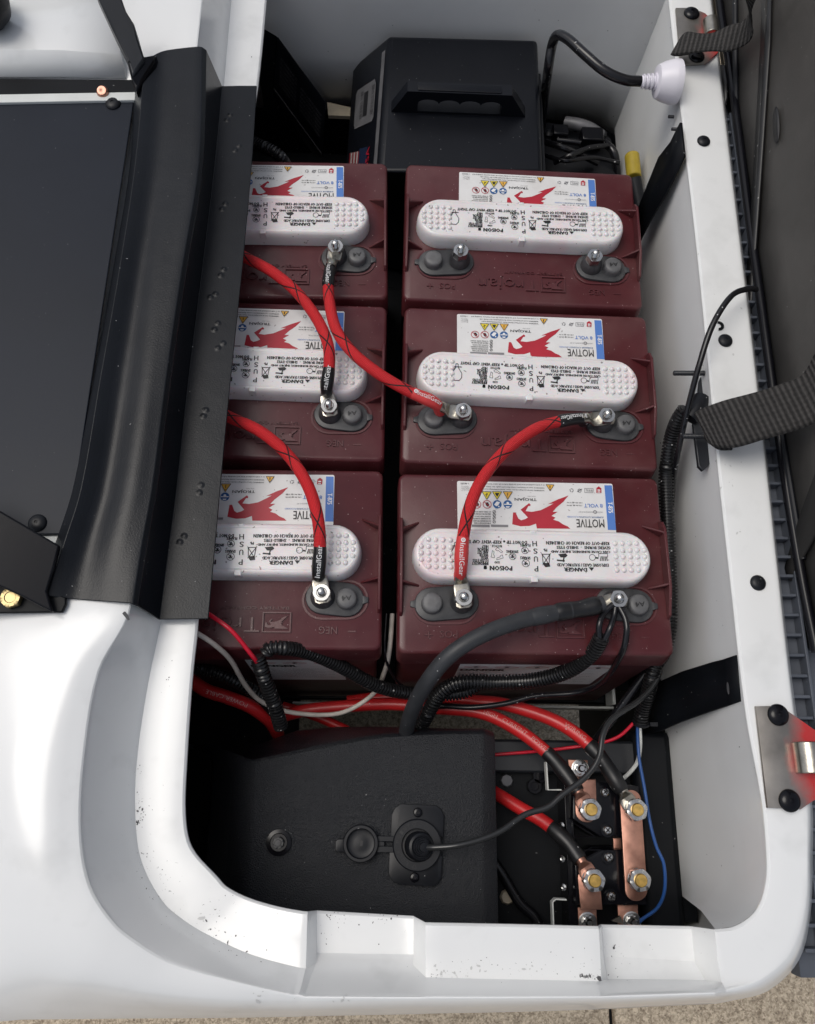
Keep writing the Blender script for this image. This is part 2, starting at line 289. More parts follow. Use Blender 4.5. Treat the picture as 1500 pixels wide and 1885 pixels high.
class MB:
    def __init__(s): s.v = []; s.f = []; s.uv = []; s.smooth_all = False
    def face(s, idx, uv=None): s.f.append(tuple(idx)); s.uv.append(uv)
    def add(s, vs, fs):
        b = len(s.v); s.v += [V3(v) for v in vs]
        for f in fs: s.face([b + i for i in f])
        return s
    def box(s, c, size, R=None):
        c = V3(c); hx, hy, hz = [q / 2 for q in size]
        vs = [V3((x, y, z)) for z in (-hz, hz) for y in (-hy, hy) for x in (-hx, hx)]
        if R is not None: vs = [R @ v for v in vs]
        return s.add([v + c for v in vs], [(0, 2, 3, 1), (4, 5, 7, 6), (0, 1, 5, 4), (2, 6, 7, 3), (0, 4, 6, 2), (1, 3, 7, 5)])
    def bb(s, x0, x1, y0, y1, z0, z1): return s.box(((x0 + x1) / 2, (y0 + y1) / 2, (z0 + z1) / 2), (x1 - x0, y1 - y0, z1 - z0))
    def prism(s, poly, vec):                 # polygon swept along vec
        n = len(poly); vec = V3(vec); P = [V3(p) for p in poly]
        nrm = V3((0, 0, 0))
        for i in range(n): nrm += P[i].cross(P[(i + 1) % n])
        if nrm.dot(vec) > 0: P = P[::-1]
        return s.add(P + [p + vec for p in P], [tuple(range(n)), tuple(range(2 * n - 1, n - 1, -1))] + [(i, n + i, n + (i + 1) % n, (i + 1) % n) for i in range(n)])
    def plate(s, poly2, z0, z1, bev=0.0):    # horizontal plate with optional top chamfer
        P = [V3((p[0], p[1], 0)) for p in poly2]; n = len(P)
        ar = sum(P[i].x * P[(i + 1) % n].y - P[(i + 1) % n].x * P[i].y for i in range(n))
        if ar < 0: P = P[::-1]
        rings = [[V3((p.x, p.y, z0)) for p in P]]
        if bev > 0:
            inn = []
            for i in range(n):
                e1 = (P[i] - P[i - 1]).normalized(); e2 = (P[(i + 1) % n] - P[i]).normalized()
                n1 = V3((-e1.y, e1.x, 0)); n2 = V3((-e2.y, e2.x, 0)); d = n1 + n2
                k = max(0.4, 1 + n1.dot(n2)); inn.append(P[i] + d * (bev / k))
            rings += [[V3((p.x, p.y, z1 - bev)) for p in P], [V3((p.x, p.y, z1 - bev * .3)) + (q - p) * .3 for p, q in zip(P, inn)], [V3((p.x, p.y, z1)) for p in inn]]
        else: rings.append([V3((p.x, p.y, z1)) for p in P])
        b = len(s.v)
        for r in rings: s.v += r
        s.face([b + i for i in range(n)][::-1]); m = len(rings)
        s.face([b + (m - 1) * n + i for i in range(n)])
        for k in range(m - 1):
            for i in range(n):
                j = (i + 1) % n; s.face((b + k * n + i, b + k * n + j, b + (k + 1) * n + j, b + (k + 1) * n + i))
        return s
    def lathe(s, prof, o, ax=(0, 0, 1), n=24, hexa=None):
        o = V3(o); t = V3(ax).normalized(); a_, c_ = perp(t); b = len(s.v); m = len(prof)
        for (r, h) in prof:
            for i in range(n):
                th = 2 * math.pi * i / n; rr = r
                if hexa:                       # clip the radius to a hexagon of that apothem
                    q = (th + hexa[1]) % (math.pi / 3) - math.pi / 6; rr = min(r, hexa[0] / math.cos(q))
                s.v.append(o + t * h + (a_ * math.cos(th) + c_ * math.sin(th)) * rr)
        for k in range(m - 1):
            for i in range(n):
                j = (i + 1) % n; s.face((b + k * n + i, b + k * n + j, b + (k + 1) * n + j, b + (k + 1) * n + i))
        if prof[0][0] > 1e-6: s.face([b + i for i in range(n)][::-1])
        if prof[-1][0] > 1e-6: s.face([b + (m - 1) * n + i for i in range(n)])
        return s
    def tube(s, pts, r, n=12, step=None, cap=True, corr=None, scale=None, smooth=True):
        cv = pts if isinstance(pts, Curve) else Curve(pts, smooth)
        if corr:                               # corrugated: (pitch, depth)
            pitch, dep = corr; cnt = max(2, int(cv.len / pitch)); ds, rs = [], []
            for k in range(cnt):
                for q, rr in ((0.0, r - dep), (0.28, r - dep), (0.42, r), (0.86, r)):
                    ds.append((k + q) / cnt * cv.len); rs.append(rr)
        else:
            step = step or max(0.003, r * 0.9); cnt = max(2, int(cv.len / step))
            ds = [cv.len * k / cnt for k in range(cnt + 1)]; rs = [(r(d / cv.len) if callable(r) else r) for d in ds]
        b = len(s.v); nn = None
        for k, (d, rr) in enumerate(zip(ds, rs)):
            c = cv.at(d); t = cv.tan(d)
            if nn is None: nn = perp(t)[0]
            else:
                nn = nn - t * nn.dot(t); nn = nn.normalized() if nn.length > 1e-6 else perp(t)[0]
            bi = t.cross(nn)
            for i in range(n):
                th = 2 * math.pi * i / n; s.v.append(c + (nn * math.cos(th) + bi * math.sin(th)) * rr)
        for k in range(len(ds) - 1):
            for i in range(n):
                j = (i + 1) % n
                s.face((b + k * n + i, b + k * n + j, b + (k + 1) * n + j, b + (k + 1) * n + i),
                       ((ds[k], i / n), (ds[k], (i + 1) / n), (ds[k + 1], (i + 1) / n), (ds[k + 1], i / n)))
        if cap:
            s.face([b + i for i in range(n)][::-1]); s.face([b + (len(ds) - 1) * n + i for i in range(n)])
        return s
    def loft(s, rows, closed=False, cap=False):
        b = len(s.v); n = len(rows[0])
        for r in rows: s.v += [V3(p) for p in r]
        for k in range(len(rows) - 1):
            for i in range(n if closed else n - 1):
                j = (i + 1) % n; s.face((b + k * n + i, b + k * n + j, b + (k + 1) * n + j, b + (k + 1) * n + i))
        if cap:
            s.face([b + i for i in range(n)][::-1]); s.face([b + (len(rows) - 1) * n + i for i in range(n)])
        return s
    def build(s, name, m, parent=None, o=None, ang=35, bevel=0, solid=0, seg=2, subs=0):
        o = V3(o) if o is not None else (V3(parent['_o']) if parent is not None and '_o' in parent else V3((0, 0, 0)))
        me = bpy.data.meshes.new(name)
        me.from_pydata([tuple(v - o) for v in s.v], [], s.f); me.validate(verbose=False)
        if any(u is not None for u in s.uv) and len(me.polygons) == len(s.f):
            ul = me.uv_layers.new(name='UVMap')
            for p, u in zip(me.polygons, s.uv):
                if u:
                    for li, q in zip(p.loop_indices, u): ul.data[li].uv = q
        me.materials.append(m)
        if len(me.polygons):
            me.polygons.foreach_set('use_smooth', [True] * len(me.polygons)); me.set_sharp_from_angle(angle=math.radians(ang))
        ob = bpy.data.objects.new(name, me); COL.objects.link(ob)
        if parent is not None: ob.parent = parent
        else: ob.location = o
        ob['_o'] = tuple(o)
        if solid:
            md = ob.modifiers.new('thickness', 'SOLIDIFY'); md.thickness = solid; md.offset = -1
        if bevel:
            md = ob.modifiers.new('edges', 'BEVEL'); md.width = bevel; md.segments = seg; md.limit_method = 'ANGLE'; md.angle_limit = math.radians(40)
            md.harden_normals = False
        return ob

def thing(name, label, cat, loc=(0, 0, 0), group=None, kind=None):
    o = bpy.data.objects.new(name, None); COL.objects.link(o); o.location = loc; o.empty_display_size = 0.02
    o['_o'] = tuple(loc); o['label'] = label; o['category'] = cat
    if group: o['group'] = group
    if kind: o['kind'] = kind
    return o
def tag(o, label, cat, group=None):
    o['label'] = label; o['category'] = cat
    if group: o['group'] = group
    return o

_tc = {}
def glyphs(txt, bold=0.0, res=2):
    """2-D triangles of a string, scaled so that it is 1 long and 1 high."""
    k = (txt, bold, res)
    if k in _tc: return _tc[k]
    cu = bpy.data.curves.new('t', 'FONT'); cu.body = txt; cu.resolution_u = res; cu.offset = min(0, bold)
    ob = bpy.data.objects.new('t', cu); COL.objects.link(ob)
    bpy.context.view_layer.update()
    me = bpy.data.meshes.new_from_object(ob.evaluated_get(bpy.context.evaluated_depsgraph_get()))
    vs = [(v.co.x, v.co.y) for v in me.vertices]; fs = [tuple(p.vertices) for p in me.polygons]
    bpy.data.objects.remove(ob); bpy.data.curves.remove(cu); bpy.data.meshes.remove(me)
    x0 = min(v[0] for v in vs); x1 = max(v[0] for v in vs); y0 = min(v[1] for v in vs); y1 = max(v[1] for v in vs)
    _tc[k] = ([((x - x0) / (x1 - x0), (y - y0) / (y1 - y0)) for x, y in vs], fs, (x1 - x0) / (y1 - y0)); return _tc[k]
def put_text(mb, txt, p, q, h, up_hint=None, bold=0.0, thick=0.0, res=2, nrm=(0, 0, 1)):
    """string from p to q (baseline), h high, lying in the plane of normal nrm"""
    p, q = V3(p), V3(q); nrm = V3(nrm).normalized(); x = q - p; u = nrm.cross(x).normalized() * h
    vs, fs, _ = glyphs(txt, min(0, bold), res); b = len(mb.v)
    if thick <= 0:
        mb.add([p + x * a_ + u * c_ for a_, c_ in vs], fs)
        if bold > 0:                           # heavier strokes: the same letters again a hair to the side
            for k in (1, -1):
                sh = x.normalized() * (bold * 2.2 * h * k) + nrm * (.00004 * (2 + k)); mb.add([p + x * a_ + u * c_ + sh for a_, c_ in vs], fs)
    else:                                      # raised letters: top, bottom edge walls
        top = [p + x * a_ + u * c_ + nrm * thick for a_, c_ in vs]; bot = [p + x * a_ + u * c_ for a_, c_ in vs]; n = len(vs)
        cnt = {}
        for f in fs:
            for i in range(len(f)):
                e_ = (f[i], f[(i + 1) % len(f)]); cnt[tuple(sorted(e_))] = cnt.get(tuple(sorted(e_)), 0) + 1
        side = []
        for f in fs:
            for i in range(len(f)):
                e_ = (f[i], f[(i + 1) % len(f)])
                if cnt[tuple(sorted(e_))] == 1: side.append((e_[0] + n, e_[1] + n, e_[1], e_[0]))
        mb.add(top + bot, list(fs) + side)
    return mb
def wrap_text(mb, txt, cv, s0, s1, r, h, bold=0.0, ang=0.0, res=2):
    """string laid round a cable, from arc length s0 to s1 along it"""
    vs, fs, _ = glyphs(txt, min(0, bold), res); out = []
    sg = 1 if s1 > s0 else -1
    for a_, c_ in vs:
        d = s0 + (s1 - s0) * a_; c = cv.at(d); t = cv.tan(d) * sg; up, _b = perp(t); left = up.cross(t); th = (c_ - 0.5) * h / r + ang
        out.append(c + (up * math.cos(th) + left * math.sin(th)) * (r + 0.00025))
    mb.add(out, fs); return mb
def stadium(p, q, r, n=10):
    p, q = V3(p), V3(q); d = (q - p); a0 = math.atan2(d.y, d.x); out = []
    for k in range(n + 1):
        t = a0 - math.pi / 2 + math.pi * k / n; out.append((q.x + r * math.cos(t), q.y + r * math.sin(t)))
    for k in range(n + 1):
        t = a0 + math.pi / 2 + math.pi * k / n; out.append((p.x + r * math.cos(t), p.y + r * math.sin(t)))
    return out
def rrect(x0, x1, y0, y1, r, n=5):
    out = []
    for (cx, cy, a0) in ((x1 - r, y0 + r, -90), (x1 - r, y1 - r, 0), (x0 + r, y1 - r, 90), (x0 + r, y0 + r, 180)):
        for k in range(n + 1):
            t = math.radians(a0 + 90 * k / n); out.append((cx + r * math.cos(t), cy + r * math.sin(t)))
    return out
def disc(mb, c, r, n=20, r0=0.0, nrm=(0, 0, 1)):
    c = V3(c); a_, b_ = perp(V3(nrm).normalized()); i0 = len(mb.v)
    ring = [c + (a_ * math.cos(2 * math.pi * k / n) + b_ * math.sin(2 * math.pi * k / n)) * r for k in range(n)]
    if r0 <= 0: mb.add(ring, [tuple(range(n))])
    else:
        r2 = [c + (a_ * math.cos(2 * math.pi * k / n) + b_ * math.sin(2 * math.pi * k / n)) * r0 for k in range(n)]
        mb.add(ring + r2, [(k, (k + 1) % n, n + (k + 1) % n, n + k) for k in range(n)])
def line2(mb, p, q, w_, nrm=(0, 0, 1)):
    p, q = V3(p), V3(q); s_ = V3(nrm).cross(q - p).normalized() * (w_ / 2); mb.add([p - s_, q - s_, q + s_, p + s_], [(0, 1, 2, 3)])
def nut(mb, c, ap, h, ax=(0, 0, 1), rot=0.0, flange=0.0):
    if flange: mb.lathe([(flange, 0), (flange, h * .12), (flange * .9, h * .22), (ap, h * .24)], c, ax, 36)
    r = ap / math.cos(math.pi / 6)
    mb.lathe([(r, 0), (r, h * .88), (ap * 1.075, h * .975), (ap * 1.03, h), (ap * .64, h), (ap * .56, h * .90)], c, ax, 48, (ap, rot))
def stud(mb, c, r, h, ax=(0, 0, 1), pitch=0.0012):
    pr = [(r, 0)]; k = 0
    while k * pitch < h - .0008:
        pr += [(r * .86, k * pitch + pitch * .1), (r, k * pitch + pitch * .55)]; k += 1
    pr += [(r * .82, h), (r * .7, h + r * .12), (0.00001, h + r * .12)]
    mb.lathe(pr, c, ax, 20)
def rivet(mb, c, r, ax=(0, 0, 1)):
    mb.lathe([(r, 0), (r, r * .08), (r * .93, r * .2), (r * .7, r * .36), (r * .4, r * .44), (r * .22, r * .45), (r * .2, r * .36), (r * .08, r * .36), (.00001, r * .4)], c, ax, 32)

# ================================================================== ground
GZ = -0.66
g = MB(); JX = U(1127, 1868, GZ).x
# concrete slabs with a recessed joint
for (x0, x1) in ((-6, JX - .004), (JX + .004, 6)):
    g.plate([(x0, -6), (x1, -6), (x1, 6), (x0, 6)], GZ - .1, GZ, bev=.004)
go = g.build('ground', concrete); go['kind'] = 'structure'
g = MB(); g.bb(-6, 6, -6, 6, GZ - .14, GZ - .018); jo = g.build('joint_filler', blk_dull, go)

# ================================================================== cart body
body = thing('cart_body', 'white moulded golf cart body around the open battery bay', 'cart body', (0, 0, 0))
ZL, ZC = .05, .10
def st(P1, P2, P3, P4, P5, P6, z=(.05, .05, .10, .104, .10, .08), P1b=None, zb=None):
    pb = P1b if P1b else ((P1[0] + P2[0]) / 2, (P1[1] + P2[1]) / 2)
    L = [U(*P1, z[0]), U(*pb, zb if zb is not None else (z[0] + z[1]) / 2), U(*P2, z[1]), U(*P3, z[2]), U(*P4, z[3]), U(*P5, z[4]), U(*P6, z[5])]
    return L
FB = (.055, .055, .078, .081, .072, .048)
S = [
 st((500, -120), (438, -120), (385, -120), (372, -120), (250, -120), (-350, -120)),
 st((490, 0), (426, 0), (373, 0), (360, 0), (240, 0), (-350, 0)),
 st((474, 160), (412, 160), (360, 130), (345, 125), (225, 135), (-350, 145), (.05, .05, .10, .10, .092, .08)),
 st((450, 300), (402, 300), (350, 300), (335, 300), (200, 300), (-330, 300), (.05, .05, .08, .078, .07, .06)),
 st((418, 550), (370, 550), (300, 550), (285, 550), (160, 560), (-320, 560), (.05, .05, .08, .078, .07, .06)),
 st((372, 940), (320, 940), (250, 945), (235, 945), (105, 955), (-300, 960), (.05, .05, .085, .080, .072, .06)),
 st((366, 1040), (309, 1040), (245, 1040), (228, 1040), (95, 1045), (-290, 1045), (.05, .05, .096, .098, .094, .075)),
 st((364, 1140), (297, 1140), (240, 1128), (222, 1132), (90, 1140), (-280, 1140), (.05, .05, .10, .105, .104, .08)),
 st((353, 1250), (272, 1262), (186, 1235), (168, 1238), (60, 1255), (-270, 1260), (.05, .05, .10, .105, .107, .08)),
 st((343, 1400), (251, 1410), (157, 1400), (138, 1404), (15, 1420), (-270, 1450), (.05, .05, .10, .105, .108, .07)),
 st((340, 1500), (250, 1520), (152, 1528), (133, 1540), (15, 1585), (-270, 1650), (.05, .05, .10, .105, .106, .06)),
 st((352, 1560), (262, 1590), (170, 1625), (150, 1640), (40, 1725), (-150, 1879), (.05, .05, .099, .104, .10, .05)),
 st((400, 1616), (300, 1660), (215, 1693), (196, 1710), (120, 1795), (40, 1877), (.05, .05, .096, .101, .096, .048)),
 st((416, 1633), (340, 1695), (262, 1730), (246, 1748), (190, 1815), (140, 1876), (.05, .05, .092, .097, .092, .047)),
 st((455, 1653), (385, 1722), (320, 1764), (307, 1780), (275, 1834), (245, 1875), (.05, .05, .088, .092, .086, .047)),
 st((508, 1669), (462, 1757), (425, 1797), (418, 1809), (403, 1848), (397, 1874), (.052, .052, .083, .087, .08, .047)),
 st((555, 1678), (549, 1781), (540, 1825), (538, 1834), (536, 1855), (535, 1872), FB),
 st((566, 1679), (563, 1782), (552, 1826), (550, 1834), (548, 1855), (547, 1872), FB),
 st((583, 1677), (582, 1772), (562, 1829), (560, 1837), (558, 1856), (557, 1871), (.036, .043, .077, .081, .072, .048), (583, 1754), .036),
 st((761, 1687), (760, 1777), (772, 1830), (772, 1838), (770, 1852), (770, 1867), (.036, .043, .077, .081, .072, .048), (761, 1757), .036),
 st((783, 1699), (784, 1799), (787, 1829), (787, 1837), (787, 1852), (787, 1866), (.060, .058, .077, .081, .072, .048)),
 st((940, 1702), (942, 1803), (946, 1829), (947, 1837), (947, 1850), (948, 1863), (.060, .058, .077, .081, .072, .048)),
 st((1102, 1706), (1107, 1806), (1112, 1829), (1112, 1836), (1113, 1847), (1113, 1858), (.060, .058, .077, .081, .072, .048)),
 st((1108, 1703), (1118, 1802), (1134, 1826), (1135, 1835), (1135, 1846), (1135, 1857), (.030, .036, .075, .080, .072, .048), (1112, 1760), .030),
 st((1272, 1706), (1298, 1804), (1314, 1822), (1316, 1829), (1317, 1838), (1318, 1848), (.030, .040, .074, .077, .070, .048), (1279, 1770), .031),
 st((1316, 1712), (1328, 1808), (1334, 1818), (1336, 1824), (1338, 1834), (1340, 1844), (.060, .064, .066, .068, .064, .046), (1321, 1768), .061),
 st((1357, 1705), (1388, 1786), (1397, 1798), (1401, 1805), (1408, 1815), (1414, 1824), (.060, .062, .063, .063, .058, .045)),
 st((1395, 1675), (1447, 1741), (1455, 1748), (1459, 1752), (1466, 1760), (1471, 1767), (.060, .061, .061, .060, .056, .045)),
 st((1412, 1622), (1472, 1662), (1480, 1667), (1484, 1670), (1489, 1676), (1492, 1684), (.060, .060, .060, .059, .055, .045)),
 st((1412, 1560), (1478, 1575), (1485, 1576), (1488, 1577), (1492, 1579), (1496, 1582), (.060, .060, .060, .059, .055, .045)),
 st((1404, 1475), (1474, 1475), (1482, 1475), (1486, 1475), (1491, 1475), (1495, 1475), (.060, .060, .060, .059, .055, .045)),
 st((1374, 1310), (1450, 1310), (1456, 1310), (1460, 1310), (1463, 1310), (1466, 1310), (.060, .060, .060, .059, .055, .045)),
]
for (y, a_, b_) in ((1060, 1345, 1436), (860, 1323, 1414), (640, 1302, 1389), (450, 1283, 1366), (200, 1254, 1336), (0, 1232, 1312), (-160, 1215, 1292)):
    S.append(st((a_, y), (b_ - 12, y), (b_ - 7, y), (b_ - 4, y), (b_ - 2, y), (b_, y), (.060, .060, .060, .059, .055, .045)))
full = []
LIP = []
for k, r in enumerate(S):
    p1 = r[0]; lip = V3((p1.x, p1.y, p1.z - .0045)); nx = r[1]
    inw = (p1 - nx); inw.z = 0; inw.normalize()
    sk = V3((r[-1].x, r[-1].y, -.10)); sk2 = V3((r[-1].x, r[-1].y, -.56))  # unseen skirt carried low to block light from the ground below
    full.append([lip, p1 + V3((0, 0, -.002)), p1 - inw * .0018] + r[1:3] + catmull(r[3:], 4) + [r[-1] + V3((0, 0, -.012)), sk, sk2]); LIP.append(p1)
def refine_rows(rows, hard):                 # smooth the sweep between stations, except at the moulded steps
    out = []; n = len(rows)
    for i in range(n - 1):
        out.append(rows[i])
        if i in hard: continue
        q0 = rows[i - 1] if i > 0 and (i - 1) not in hard else None
        q3 = rows[i + 2] if i + 2 < n and (i + 1) not in hard else None
        for k in range(1, 5):
            t = k / 5; new = []
            for j in range(len(rows[i])):
                a_, b_ = rows[i][j], rows[i + 1][j]
                l1 = (b_ - a_).length
                m0 = (b_ - a_) if q0 is None else (b_ - q0[j]) * (l1 / max(1e-6, l1 + (a_ - q0[j]).length))
                m1 = (b_ - a_) if q3 is None else (q3[j] - a_) * (l1 / max(1e-6, l1 + (q3[j] - b_).length))
                h00 = 2 * t ** 3 - 3 * t * t + 1; h10 = t ** 3 - 2 * t * t + t; h01 = -2 * t ** 3 + 3 * t * t; h11 = t ** 3 - t * t
                new.append(a_ * h00 + m0 * h10 + b_ * h01 + m1 * h11)
            out.append(new)
    out.append(rows[-1]); return out
HARD = {17, 19, 22, 24}
rows = refine_rows(full, HARD)
m = MB(); m.loft(rows)
# soften the moulding across its section
sh = m.build('shell', white, body, ang=80)
bv = sh.modifiers.new('edges', 'BEVEL'); bv.width = .0035; bv.segments = 3; bv.limit_method = 'ANGLE'; bv.angle_limit = math.radians(22); bv.use_clamp_overlap = True
# inner side wall under the right rim, curving round the front corner
wr = []
for k in range(len(S) - 1, 24, -1):
    p = LIP[k]
    top = p + V3((.0015, 0, -.003))
    wr.append((top, k))
wall = MB(); R_ = []
for top, k in wr:
    if k >= 30: bot = V3((.304, top.y, -.16)); mid = V3((.3055, top.y, -.05))
    else:
        f_ = (30 - k) / 5.0; yy = top.y + .03 * (1 - f_) ; bot = V3((.304 - .0 * f_, -.150 - .075 * f_, -.15)); mid = (top + bot) / 2 + V3((.004, 0, 0))
    R_.append([top, top.lerp(mid, .3), mid, mid.lerp(bot, .5), bot])
side_w = wall.loft(R_).build('side_wall', white_in, body, ang=70)
# rear wall of the bay
m = MB(); YB = .805
xs = [-.34, -.2, -.1, .05, .2, .285, .318]
m.loft([[V3((x, YB - (0.02 if x > .3 else 0.0) + max(0, (x - .25)) * -.2, z)) for x in xs] for z in (.09, .05, 0, -.08, -.17)])
rear_w = m.build('rear_wall', white_in, body, ang=60, solid=.003)
# moulded recess behind the seat board, top left
m = MB(); m.loft([[U(-200, 141, .092), U(120, 142, .092), U(232, 145, .092)], [U(-200, 88, .108), U(110, 92, .108), U(222, 100, .108)], [U(-200, -60, .118), U(100, -60, .118), U(190, -60, .118)]])
m.build('seat_recess', white, body, ang=30, solid=.004)
# push rivets along the right rim
for (px, py) in ((1295, 260), (1335, 627), (1395, 1073)):
    q = MB(); rivet(q, U(px, py, .0605), .0072); q.build('push_rivet', blk_plast, body)
# cut notch beside the middle rivet
q = MB(); c_ = U(1323, 600, .0606)
q.prism([c_ + V3((math.cos(t) * .0052, math.sin(t) * .0052, 0)) for t in [math.radians(k) for k in range(-100, 110, 15)]] + [c_ + V3((math.cos(t) * .0026 - .0005, math.sin(t) * .0026, 0)) for t in [math.radians(k) for k in range(105, -105, -15)]], (0, 0, .0006))
q.build('cable_notch', blk_dull, body)

# paint chips, grit and scuffs where the photograph shows them, laid on the moulded surface itself
from mathutils.bvhtree import BVHTree
def surf(ob):
    me = ob.data; return BVHTree.FromPolygons([v.co.copy() for v in me.vertices], [tuple(p.vertices) for p in me.polygons])
bpy.context.view_layer.update()
SHELL_T = surf(sh)
def hit(tree, px, py):
    d = _ray(px, py).normalized(); h, n, _i, _d = tree.ray_cast(CAM, d)
    if h is None: return None, None
    if n.dot(d) > 0: n = -n
    return h, n
random.seed(11)
def fleck(mb, tree, px, py, size, stretch=1.0, ang=None):
    h, n = hit(tree, px, py)
    if h is None: return
    a_, b_ = perp(n); t = random.uniform(0, 6.28) if ang is None else ang; u_ = a_ * math.cos(t) + b_ * math.sin(t); v_ = n.cross(u_); k = random.randint(5, 7); o_ = h + n * .00025
    mb.add([o_ + u_ * (math.cos(6.283 * i / k) * size * stretch * random.uniform(.6, 1.2)) + v_ * (math.sin(6.283 * i / k) * size * random.uniform(.5, 1.1)) for i in range(k)], [tuple(range(k))])
DK, GY = MB(), MB()
def cluster(cx, cy, sx, sy, n, smax=.0006, mb=None, tree=None, st=2.2):
    for _ in range(max(3, int(n * .62))): fleck(mb or DK, tree or SHELL_T, random.gauss(cx, sx), random.gauss(cy, sy), smax * (.22 + .78 * random.random() ** 3), random.uniform(1, st))
for c_ in ((258, 1508, 5, 14, 34, .0010), (255, 1450, 7, 40, 50, .0005), (268, 1575, 10, 30, 40, .0005), (300, 1640, 14, 18, 30, .0006), (395, 1680, 14, 22, 20, .0008), (440, 1745, 22, 12, 26, .0007), (345, 1690, 30, 16, 22, .0005),
           (620, 1690, 16, 12, 34, .0006), (600, 1720, 10, 22, 22, .0005), (712, 1690, 14, 6, 30, .0009), (750, 1705, 14, 10, 14, .0005), (1085, 1797, 16, 3, 40, .0006), (815, 1796, 18, 3, 24, .0006), (900, 1780, 60, 12, 40, .00035), (1060, 1770, 40, 15, 26, .00035),
           (1130, 1750, 10, 20, 18, .0005), (1160, 1735, 30, 16, 10, .0005), (300, 1270, 6, 60, 14, .0005), (430, 60, 16, 60, 8, .0006), (1305, 1740, 8, 22, 8, .0005), (470, 1840, 120, 14, 8, .0004)): cluster(*c_)
for k in range(9): fleck(DK, SHELL_T, 1068 + k * 2.4 + random.uniform(-1, 1), 1797 + random.uniform(-1.5, 1.5), .0005, 3, .1)
for (x, y, s_, st_) in ((232, 1133, .0022, 2.2), (1103, 1801, .0018, 1.4), (311, 1247, .0007, 1), (463, 105, .0008, 1), (1130, 1745, .0011, 1), (697, 1738, .0006, 1)): fleck(DK, SHELL_T, x, y, s_, st_, .6)
for c_ in ((478, 1838, 5, 5, 9, .0022), (632, 1838, 10, 4, 12, .0020), (830, 1785, 30, 9, 30, .0012), (960, 1784, 60, 8, 40, .0011), (1320, 560, 22, 60, 16, .0012), (1330, 820, 30, 40, 20, .0014), (1348, 880, 20, 20, 14, .0012), (1370, 1010, 14, 30, 10, .0010), (1275, 430, 8, 60, 8, .0008), (375, 1705, 16, 14, 10, .0022)): cluster(*c_, mb=GY, st=2.5)
q = DK.build('paint_chips', mat('grime', (.075, .075, .08), .7), body); q['kind'] = 'stuff'
q = GY.build('grey_scuffs', mat('grey_scuff', (.56, .565, .56), .5), body); q['kind'] = 'stuff'
DK2 = MB(); RT2, WT2 = surf(rear_w), surf(side_w)
for c_, tr_ in (((683, 62, 6, 3, 7, .0012), RT2), ((1215, 12, 8, 8, 6, .0007), RT2), ((930, 52, 30, 10, 6, .0006), RT2), ((1120, 215, 10, 10, 5, .0006), RT2), ((1320, 1100, 14, 60, 14, .0007), WT2), ((1300, 640, 8, 60, 12, .0007), WT2), ((1380, 1400, 14, 60, 10, .0006), WT2), ((1275, 870, 10, 10, 8, .0007), WT2)): cluster(*c_, mb=DK2, tree=tr_, st=3)
for k in range(6): fleck(DK2, RT2, 676 + k * 2.4, 56 + k * 1.6, .0007, 2.5, .6)
q = DK2.build('wall_marks', ink, body); q['kind'] = 'stuff'

# under-frame: black chassis below the bay, boxed in by added plates that block ground light (leaves a gap in front of the tray through which the ground shows)
ch = thing('chassis', 'black chassis frame with added light blocking walls under the batteries and the front compartment', 'chassis', (0, 0, -.3))
m = MB(); m.bb(-.32, -.30, -.22, .86, -.56, .03); m.build('side_light_block', blk_dull, ch)
m = MB(); m.bb(.306, .32, -.25, .86, -.56, -.155); m.build('side_light_block', blk_dull, ch)
m = MB(); m.bb(-.32, .32, .83, .86, -.56, -.16); m.build('rear_light_block', blk_dull, ch)
m = MB(); m.bb(-.32, .32, 0.0, .83, -.30, -.288); m.build('floor_pan', blk_dull, ch)
yF = U(900, 1362, -.17).y
m = MB(); m.bb(-.32, -.115, -.27, -.001, -.30, -.285); m.build('floor_pan', blk_dull, ch)
m = MB(); m.bb(-.115, .306, -.29, yF, -.20, -.165); m.build('component_plate', blk_dull, ch, bevel=.002)
m = MB(); m.bb(-.115, .300, yF - .035, yF, -.165, -.150); m.build('cross_rail', blk_metal, ch, bevel=.003)
m = MB(); m.bb(-.28, .26, -.285, -.27, -.56, -.10); m.build('front_light_block', blk_dull, ch)
m = MB(); xw = U(1247, 1500, -.15).x
m.bb(.262, .305, -.285, U(1240, 1345, -.15).y, -.18, -.145); m.build('corner_liner', blk_dull, ch, bevel=.008)
# tray that carries the batteries
tr = thing('battery_tray', 'pale grey battery tray edge below the front batteries', 'tray', (0, 0, -.27))
m = MB(); m.bb(-.29, .27, -.020, .575, -.287, -.27); m.build('tray_base', blk_dull, tr, bevel=.002)
m = MB(); y0 = U(900, 1302, -.25).y; m.bb(-.12, U(1128, 1300, -.25).x, y0, y0 + .003, -.268, -.245)
m.build('tray_lip', alu, tr, bevel=.001)
m = MB(); m.bb(U(1128, 1300, -.25).x - .004, U(1128, 1300, -.25).x, y0 + .0045, .04, -.267, -.235); m.build('tray_end', alu, tr, bevel=.001)

# ================================================================== batteries
R3 = (-0.0001, -0.0015, math.radians(0.466))
def toloc(w_):
    x, y = w_.x - R3[0], w_.y - R3[1]; c, s = math.cos(-R3[2]), math.sin(-R3[2])
    return V3((x * c - y * s, x * s + y * c, w_.z))
def SL(cx, cy, z=.0010): return toloc(U(830 + cx / 4.839, 870 + cy / 4.836, z))       # sticker artwork
def CL(cx, cy, z=.0202): return toloc(U(850 + cx / 4.286, 970 + cy / 4.282, z))       # vent cap artwork
def ML(x, y, z): return V3((x / 1000, y / 1000, z / 1000))

